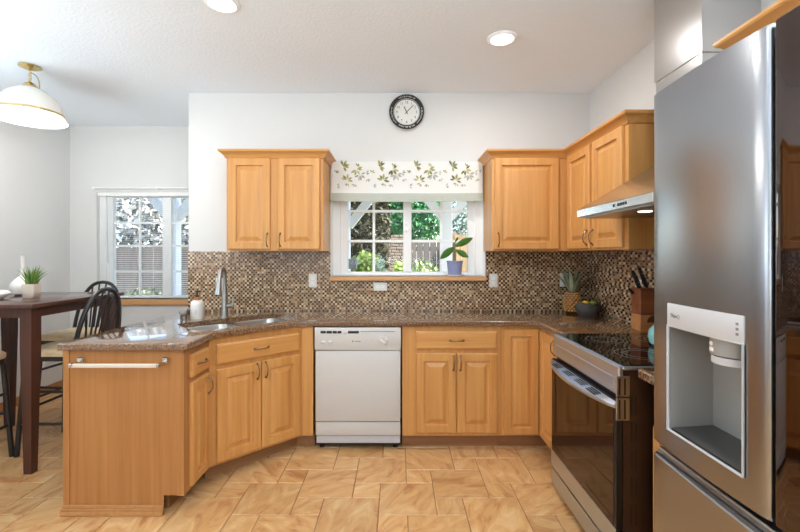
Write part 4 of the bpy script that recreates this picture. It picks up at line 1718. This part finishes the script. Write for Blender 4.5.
# on the table
gp = thing('potted_grass', 'spiky green grass plant in a beige square-shouldered pot on the dining table', 'plant', (-2.61, 2.99, TZ))
rings = []
for h, z in ((0.032, 0), (0.039, 0.006), (0.044, 0.05), (0.043, 0.09), (0.041, 0.100), (0.037, 0.100), (0.035, 0.085)):
    rings.append([(p[0], p[1], z) for p in rrect(h, h, h * 0.45, 5)])
MB().loft(rings).build('pot', POTB, gp, angle=50)
MB().lathe([(0.0345, 0.080), (0.0345, 0.090), (0.01, 0.092)], seg=16).build('soil', SOIL, gp)
rnd = random.Random(4)
mb = MB()
for i in range(150):
    a = rnd.uniform(0, 2 * PI)
    r0 = 0.028 * math.sqrt(rnd.random())
    lean = rnd.uniform(0.0, 1.0) ** 1.4
    L = rnd.uniform(0.09, 0.150)
    p0 = Vector((r0 * math.cos(a), r0 * math.sin(a), 0.088))
    d = Vector((math.cos(a), math.sin(a), 0))
    p1 = p0 + d * L * 0.22 * lean + Vector((0, 0, L * 0.62))
    p2 = p0 + d * L * (0.12 + 0.58 * lean) + Vector((0, 0, L * (1.0 - 0.35 * lean)))
    P = bez(p0, p1, p2, 4)
    s = d.cross(Vector((0, 0, 1))) if rnd.random() < 0.5 else Vector((1, 0, 0))
    mb.loft([[p - s * 0.0032 * (1 - (j / 4) ** 2 * 0.9), p + d * 0.0008, p + s * 0.0032 * (1 - (j / 4) ** 2 * 0.9)] for j, p in enumerate(P)])
mb.build('grass_tuft', GRASSB, gp)
o = MB().lathe([(0.045, 0), (0.068, 0.012), (0.082, 0.05), (0.076, 0.09), (0.045, 0.125), (0.019, 0.15), (0.014, 0.20), (0.014, 0.298), (0.018, 0.306), (0.012, 0.306)], seg=28).build('long_neck_vase', CERAM)
o.location = (-2.865, 3.21, TZ)
tag(o, 'white round vase with a long thin neck behind the potted grass', 'vase')
o = thing('ceramic_bowl', 'squat white lidded bowl on the dining table left of the potted grass', 'bowl', (-2.775, 2.87, TZ))
MB().lathe([(0.05, 0), (0.060, 0.004), (0.094, 0.030), (0.098, 0.042), (0.080, 0.060), (0.030, 0.068)], seg=30).build('bowl', CERAM, o)
MB().lathe([(0.030, 0.068), (0.032, 0.074), (0.010, 0.084), (0.012, 0.094), (0.004, 0.100)], seg=18).build('lid', CERAM, o)

# ------------------------------------------------------------------ lights
LX, LY = -2.68, 3.06
pd = thing('pendant_lamp', 'white glass dome pendant lamp with brass trim over the dining table', 'pendant lamp', (LX, LY, 2.33))
MB().lathe([(0.068, ZC - 0.001), (0.070, ZC - 0.008), (0.040, ZC - 0.022), (0.012, ZC - 0.030)], (LX, LY, 0), 28).build('ceiling_canopy', BRASS, pd, True)
mb = MB()
mb.lathe([(0.012, 2.645), (0.030, 2.635), (0.045, 2.615), (0.052, 2.60)], (LX, LY, 0), 24)
mb.build('shade_cap', BRASS, pd, True)
mb = MB()
for i in range(5):
    z = ZC - 0.035 - i * 0.019
    pts = [(LX + (0.008 * math.cos(a) if i % 2 else 0), LY + (0 if i % 2 else 0.008 * math.cos(a)), z - 0.006 + 0.015 * math.sin(a)) for a in [2 * PI * q / 12 for q in range(12)]]
    mb.tube(pts, 0.0025, 6, True)
mb.build('chain', BRASS, pd, True)
MB().tube(bez((LX + 0.01, LY, ZC - 0.05), (LX + 0.07, LY, ZC - 0.07), (LX + 0.085, LY - 0.02, ZC - 0.16), 10) + bez((LX + 0.085, LY - 0.02, ZC - 0.17), (LX + 0.07, LY - 0.02, 2.585), (LX + 0.03, LY, 2.60), 5), 0.004, 8).build('cord', plain('cord_gold', (170, 150, 110), 0.4), pd, True)
OPAL, nt_, b_ = new_mat('opal_glass')
b_.inputs['Base Color'].default_value = lin((232, 228, 220))
b_.inputs['Roughness'].default_value = 0.25
b_.inputs['Emission Color'].default_value = lin((255, 246, 230))
b_.inputs['Emission Strength'].default_value = 0.08
mb = MB()
prof = [(0.050, 2.604), (0.092, 2.586), (0.145, 2.545), (0.180, 2.490), (0.196, 2.430), (0.198, 2.422), (0.192, 2.428), (0.176, 2.487), (0.141, 2.540), (0.090, 2.580), (0.048, 2.598)]
mb.lathe(prof, (LX, LY, 0), 40, cap0=False, cap1=False)
mb.build('dome_shade', OPAL, pd, True, 60)
MB().lathe([(0.196, 2.428), (0.203, 2.424), (0.203, 2.414), (0.196, 2.410)], (LX, LY, 0), 40, cap0=False, cap1=False).build('brass_band', BRASS, pd, True)
RIMG = plain('rim_glass', (240, 236, 228), 0.08)
RIMG.node_tree.nodes['Principled BSDF'].inputs['Alpha'].default_value = 0.45
MB().lathe([(0.198, 2.414), (0.216, 2.381), (0.222, 2.373), (0.219, 2.370), (0.212, 2.379), (0.194, 2.412)], (LX, LY, 0), 40, cap0=False, cap1=False).build('glass_skirt', RIMG, pd, True, 60)
BULB = plain('lit_bulb', (255, 250, 240), 0.4, emit=(255, 244, 225), estr=6.0)
mb = MB()
mb.lathe([(0.004, 2.402), (0.040, 2.410), (0.056, 2.43), (0.056, 2.45), (0.040, 2.48), (0.016, 2.51), (0.016, 2.58)], (LX, LY, 0), 24)
mb.build('bulb', BULB, pd, True)
pl_d = bpy.data.lights.new('pendant_light', 'POINT')
pl_d.energy = 27
pl_d.color = (1.0, 0.97, 0.93)
pl_d.shadow_soft_size = 0.08
plo = bpy.data.objects.new('pendant_light', pl_d)
plo.location = (LX, LY, 2.33)
COL.objects.link(plo)

CANL = plain('downlight_lens', (255, 252, 246), 0.4, emit=(255, 249, 238), estr=5.0)


def downlight(x, y, label, power=11):
    r = thing('ceiling_downlight', label, 'ceiling light', (x, y, ZC), 0, 'recessed ceiling lights')
    MB().lathe([(0.072, -0.012), (0.078, -0.014), (0.092, -0.006), (0.094, -0.0005), (0.074, -0.0005)], seg=36, cap0=False, cap1=False).build('trim_ring', WHITE, r)
    MB().lathe([(0.074, -0.0006), (0.072, -0.006), (0.05, -0.012), (0.004, -0.015)], seg=36).build('lens', CANL, r)
    d = bpy.data.lights.new('downlight_light', 'AREA')
    d.shape = 'DISK'
    d.size = 0.13
    d.energy = power
    d.color = (1.0, 0.985, 0.96)
    o = bpy.data.objects.new('downlight_light', d)
    o.location = (x, y, ZC - 0.02)
    COL.objects.link(o)


downlight(0.66, 2.665, 'round lit recessed ceiling light nearer the right wall')
downlight(-0.96, 2.29, 'round lit recessed ceiling light nearer the pendant lamp', 8)
downlight(0.66, 0.75, 'round lit recessed ceiling light above the camera, right')
downlight(-0.96, 0.4, 'round lit recessed ceiling light above the camera, left')

# ------------------------------------------------------------------ outside
GZ = -0.25
struct(MB().quad((-16, YB + TH, GZ), (12, YB + TH, GZ), (12, 22, GZ), (-16, 22, GZ)).build('ground', plain('garden_ground', (112, 116, 78), 0.9, var=0.35, scale=3)), 'garden ground outside the windows')


def leaves(name, label, cat, base, blobs, n_, size, mat, seed, elong=1.6, group=None, trunk=None, trunkmat=None):
    rnd = random.Random(seed)
    r = thing(name, label, cat, base, 0, group)
    mb = MB()
    tot = sum(b[3] * b[4] * b[5] for b in blobs)
    for (cx, cy, cz, rx, ry, rz) in blobs:
        for _ in range(int(n_ * rx * ry * rz / tot)):
            v = Vector((rnd.gauss(0, 1), rnd.gauss(0, 1), rnd.gauss(0, 1))).normalized() * (rnd.random() ** 0.33)
            c = Vector((cx + v.x * rx, cy + v.y * ry, cz + v.z * rz))
            if c.z < 0.01:
                c.z = 0.01 + rnd.random() * 0.05
            d = Vector((rnd.gauss(0, 1), rnd.gauss(0, 1), rnd.gauss(0.2, 1))).normalized()
            s = d.cross(Vector((rnd.gauss(0, 1), rnd.gauss(0, 1), rnd.gauss(0, 1)))).normalized()
            q = size * rnd.uniform(0.7, 1.3)
            mb._f([mb.bm.verts.new(p) for p in (c - d * q * elong / 2, c + s * q / 2, c + d * q * elong / 2, c - s * q / 2)])
    mb.build('foliage', mat, r, rev=False)
    mb = MB()
    if trunk:
        for (a, b, r0, r1) in trunk:
            mb.tube([a, b], [r0, r1], 8)
    else:
        for b in blobs[:1]:
            for k_ in range(3):
                mb.tube([(b[0] * 0.3 + 0.03 * k_, b[1] * 0.3, 0), (b[0] + 0.1 * (k_ - 1), b[1], b[2])], [0.02, 0.01], 6)
    mb.build('stems', trunkmat or STEMB, r)
    return r


BARK = plain('bark', (96, 76, 58), 0.9, var=0.3, scale=20)
G_LIME = leafy('lime_leaf', (112, 146, 56), (208, 220, 120))
G_VAR = leafy('variegated_leaf', (130, 158, 132), (206, 218, 200))
G_TREE = leafy('tree_leaf', (36, 92, 52), (98, 164, 96))
G_ARB = leafy('arborvitae_leaf', (40, 33, 24), (84, 82, 48))
G_PALE = leafy('pale_leaf', (120, 140, 124), (178, 190, 176))
G_GREY = leafy('bare_twig', (120, 118, 112), (206, 208, 204))

leaves('evergreen_tree', 'tall dull brown-green evergreen seen through the left window pane', 'tree', (-0.70, 7.7, GZ), [(0.05, 0, 2.2, 0.52, 0.42, 2.2)], 15000, 0.030, G_ARB, 1, 4.5, None, [((0, 0, 0), (0, 0, 3.5), 0.09, 0.04)], BARK)
leaves('lime_shrub', 'bright lime green leafy shrub low in the left window pane', 'shrub', (-0.43, 5.75, GZ), [(0, 0, 1.34, 0.24, 0.18, 0.36), (0, 0, 0.6, 0.22, 0.18, 0.6)], 1900, 0.05, G_LIME, 2, 1.7)
leaves('lime_shrub', 'yellow-green leafy shrub right of the pale variegated one', 'shrub', (0.05, 5.95, GZ), [(0, 0, 1.24, 0.16, 0.16, 0.34), (0, 0, 0.6, 0.15, 0.16, 0.5)], 1200, 0.046, G_LIME, 3, 1.7)
leaves('variegated_shrub', 'pale blue-green variegated shrub between two lime shrubs', 'shrub', (-0.24, 5.48, GZ), [(0, 0, 1.32, 0.09, 0.07, 0.34), (0, 0, 0.6, 0.08, 0.07, 0.5)], 700, 0.04, G_VAR, 4, 1.6)
leaves('leafy_tree', 'bright green leafy tree behind the fence in the middle of the window', 'tree', (0.35, 11.0, GZ), [(0, 0, 3.0, 1.0, 0.8, 1.25), (-0.5, 0, 2.6, 0.5, 0.5, 0.8)], 9000, 0.07, G_TREE, 5, 1.6, None, [((0, 0, 0), (0, 0, 2.6), 0.10, 0.05)], BARK)
leaves('pale_tree', 'pale grey-green tree behind the fence at the right window edge', 'tree', (1.50, 9.6, GZ), [(0, 0, 2.4, 0.45, 0.35, 0.75)], 2200, 0.05, G_PALE, 6, 1.8, None, [((0, 0, 0), (0, 0, 2.0), 0.06, 0.03)], BARK)
leaves('hedge_shrub', 'low rounded light green shrub in front of the grey fence', 'shrub', (0.38, 6.6, GZ), [(0, 0, 0.95, 0.40, 0.35, 0.62), (0.32, 0, 0.85, 0.35, 0.3, 0.5)], 3000, 0.04, leafy('hedge_leaf', (84, 116, 60), (170, 190, 120)), 7, 1.5)
leaves('bare_tree', 'pale twiggy tree with greyish crown outside the nook window', 'tree', (-6.3, 11.0, GZ), [(0, 0, 2.6, 1.5, 0.8, 1.0), (1.3, 0, 2.4, 0.8, 0.6, 0.8)], 4200, 0.09, G_GREY, 8, 2.4, None, [((0, 0, 0), (0.2, 0, 2.4), 0.10, 0.05), ((0.1, 0, 1.4), (1.2, 0, 2.6), 0.05, 0.02)], BARK)
leaves('dark_shrub', 'dark green shrub low outside the nook window', 'shrub', (-4.6, 7.6, GZ), [(0, 0, 0.55, 0.6, 0.4, 0.5)], 1300, 0.06, leafy('dark_leaf', (56, 66, 46), (120, 130, 92)), 9, 1.6)


def fence(label, x0, x1, y, top, mat, cap=0.0):
    r = thing('garden_fence', label, 'fence', (x0, y, GZ))
    mb = MB()
    x = x0
    rnd = random.Random(int(x0 * 10))
    while x < x1:
        mb.box(x, x + 0.136, y + rnd.uniform(0, 0.006), y + 0.02, GZ + 0.03, top + rnd.uniform(-0.015, 0.015))
        x += 0.142
    mb.build('boards', mat, r, True)
    mb = MB()
    mb.box(x0, x1, y + 0.022, y + 0.06, top - 0.25, top - 0.16)
    mb.box(x0, x1, y + 0.022, y + 0.06, 0.1, 0.19)
    mb.build('rails', mat, r, True)
    x = x0
    while x <= x1 + 0.01:
        MB().box(x - 0.045, x + 0.045, y + 0.06, y + 0.15, GZ, top + 0.05).build('post', mat, r, True)
        x += (x1 - x0) / max(1, round((x1 - x0) / 2.4))


FENG = wood('grey_fence_wood', (62, 58, 54), (98, 92, 86), 2, 0.8, 14)
FENT = wood('tan_fence_wood', (120, 96, 66), (158, 132, 96), 2, 0.8, 14)
fence('weathered grey board fence across the garden behind the shrubs', -0.6, 1.15, 8.9, 1.72, FENG)
fence('tan board fence at the right edge of the kitchen window view', 1.17, 3.8, 8.6, 1.80, FENT)
fence('grey board fence outside the nook window', -8.2, -3.0, 9.3, 1.55, FENG)

r = thing('garden_wall', 'pale stacked stone garden wall beside the evergreen', 'wall', (-0.2, 8.3, GZ))
rnd = random.Random(6)
mb = MB()
z = GZ
while z < 1.78:
    x = -0.30
    while x < 0.20:
        w = rnd.uniform(0.07, 0.17)
        mb.box(x, x + w - 0.01, 8.3 + rnd.uniform(0, 0.02), 8.5, z, z + 0.055, 0.010)
        x += w
    z += 0.06
mb.build('stones', plain('pale_stone', (122, 110, 98), 0.9, var=0.25, scale=9), r, True)

PAINT = plain('white_outdoor_paint', (224, 228, 234), 0.6, var=0.01)
pp = thing('porch_frame', 'white painted porch frame of posts, beam and diagonal braces outside the windows', 'porch', (0, 5.2, GZ))
for x in (-2.78, -0.66, 0.60):
    MB().box(x - 0.065, x + 0.065, 5.14, 5.27, GZ, 2.35, 0.006).build('post', PAINT, pp, True)
    for s in (-1, 1):
        mb = MB()
        a, b = Vector((x + s * 0.05, 0, 1.85)), Vector((x + s * 0.42, 0, 2.30))
        if x == -0.66:
            a, b = Vector((x + s * 0.05, 0, 1.74)), Vector((x + s * 0.50, 0, 2.32))
        d = (b - a).normalized()
        n_ = Vector((-d.z, 0, d.x)) * 0.05
        mb.loft([[p + q + Vector((0, yv, 0)) for p, q in ((a, n_), (a, -n_), (b, -n_), (b, n_))] for yv in (5.16, 5.25)])
        mb.build('brace', PAINT, pp, True)
MB().box(-3.2, 1.2, 5.13, 5.28, 2.30, 2.48, 0.006).build('beam', PAINT, pp, True)
mb = MB()
mb.box(-1.62, 1.9, YB + TH + 0.01, 5.02, 2.49, 2.55)
mb.box(-3.4, -1.62, YN + TH + 0.01, 5.02, 2.49, 2.55)
mb.build('roof', PAINT, pp, True)
o = MB().box(-0.05, 0.05, -0.03, 0.03, -0.055, 0.055, 0.006).build('grey_meter_box', plain('grey_box', (128, 132, 140), 0.6))
o.location = (-0.50, 4.6, 1.29)
tag(o, 'small square grey box outside the lower left window pane', 'box')
mb = MB().cyl((-0.50, 4.6, GZ), (-0.50, 4.6, 1.236), 0.012)
po = mb.build('stake', GREY)
tag(po, 'thin stake carrying the small grey box outside the window', 'stake')
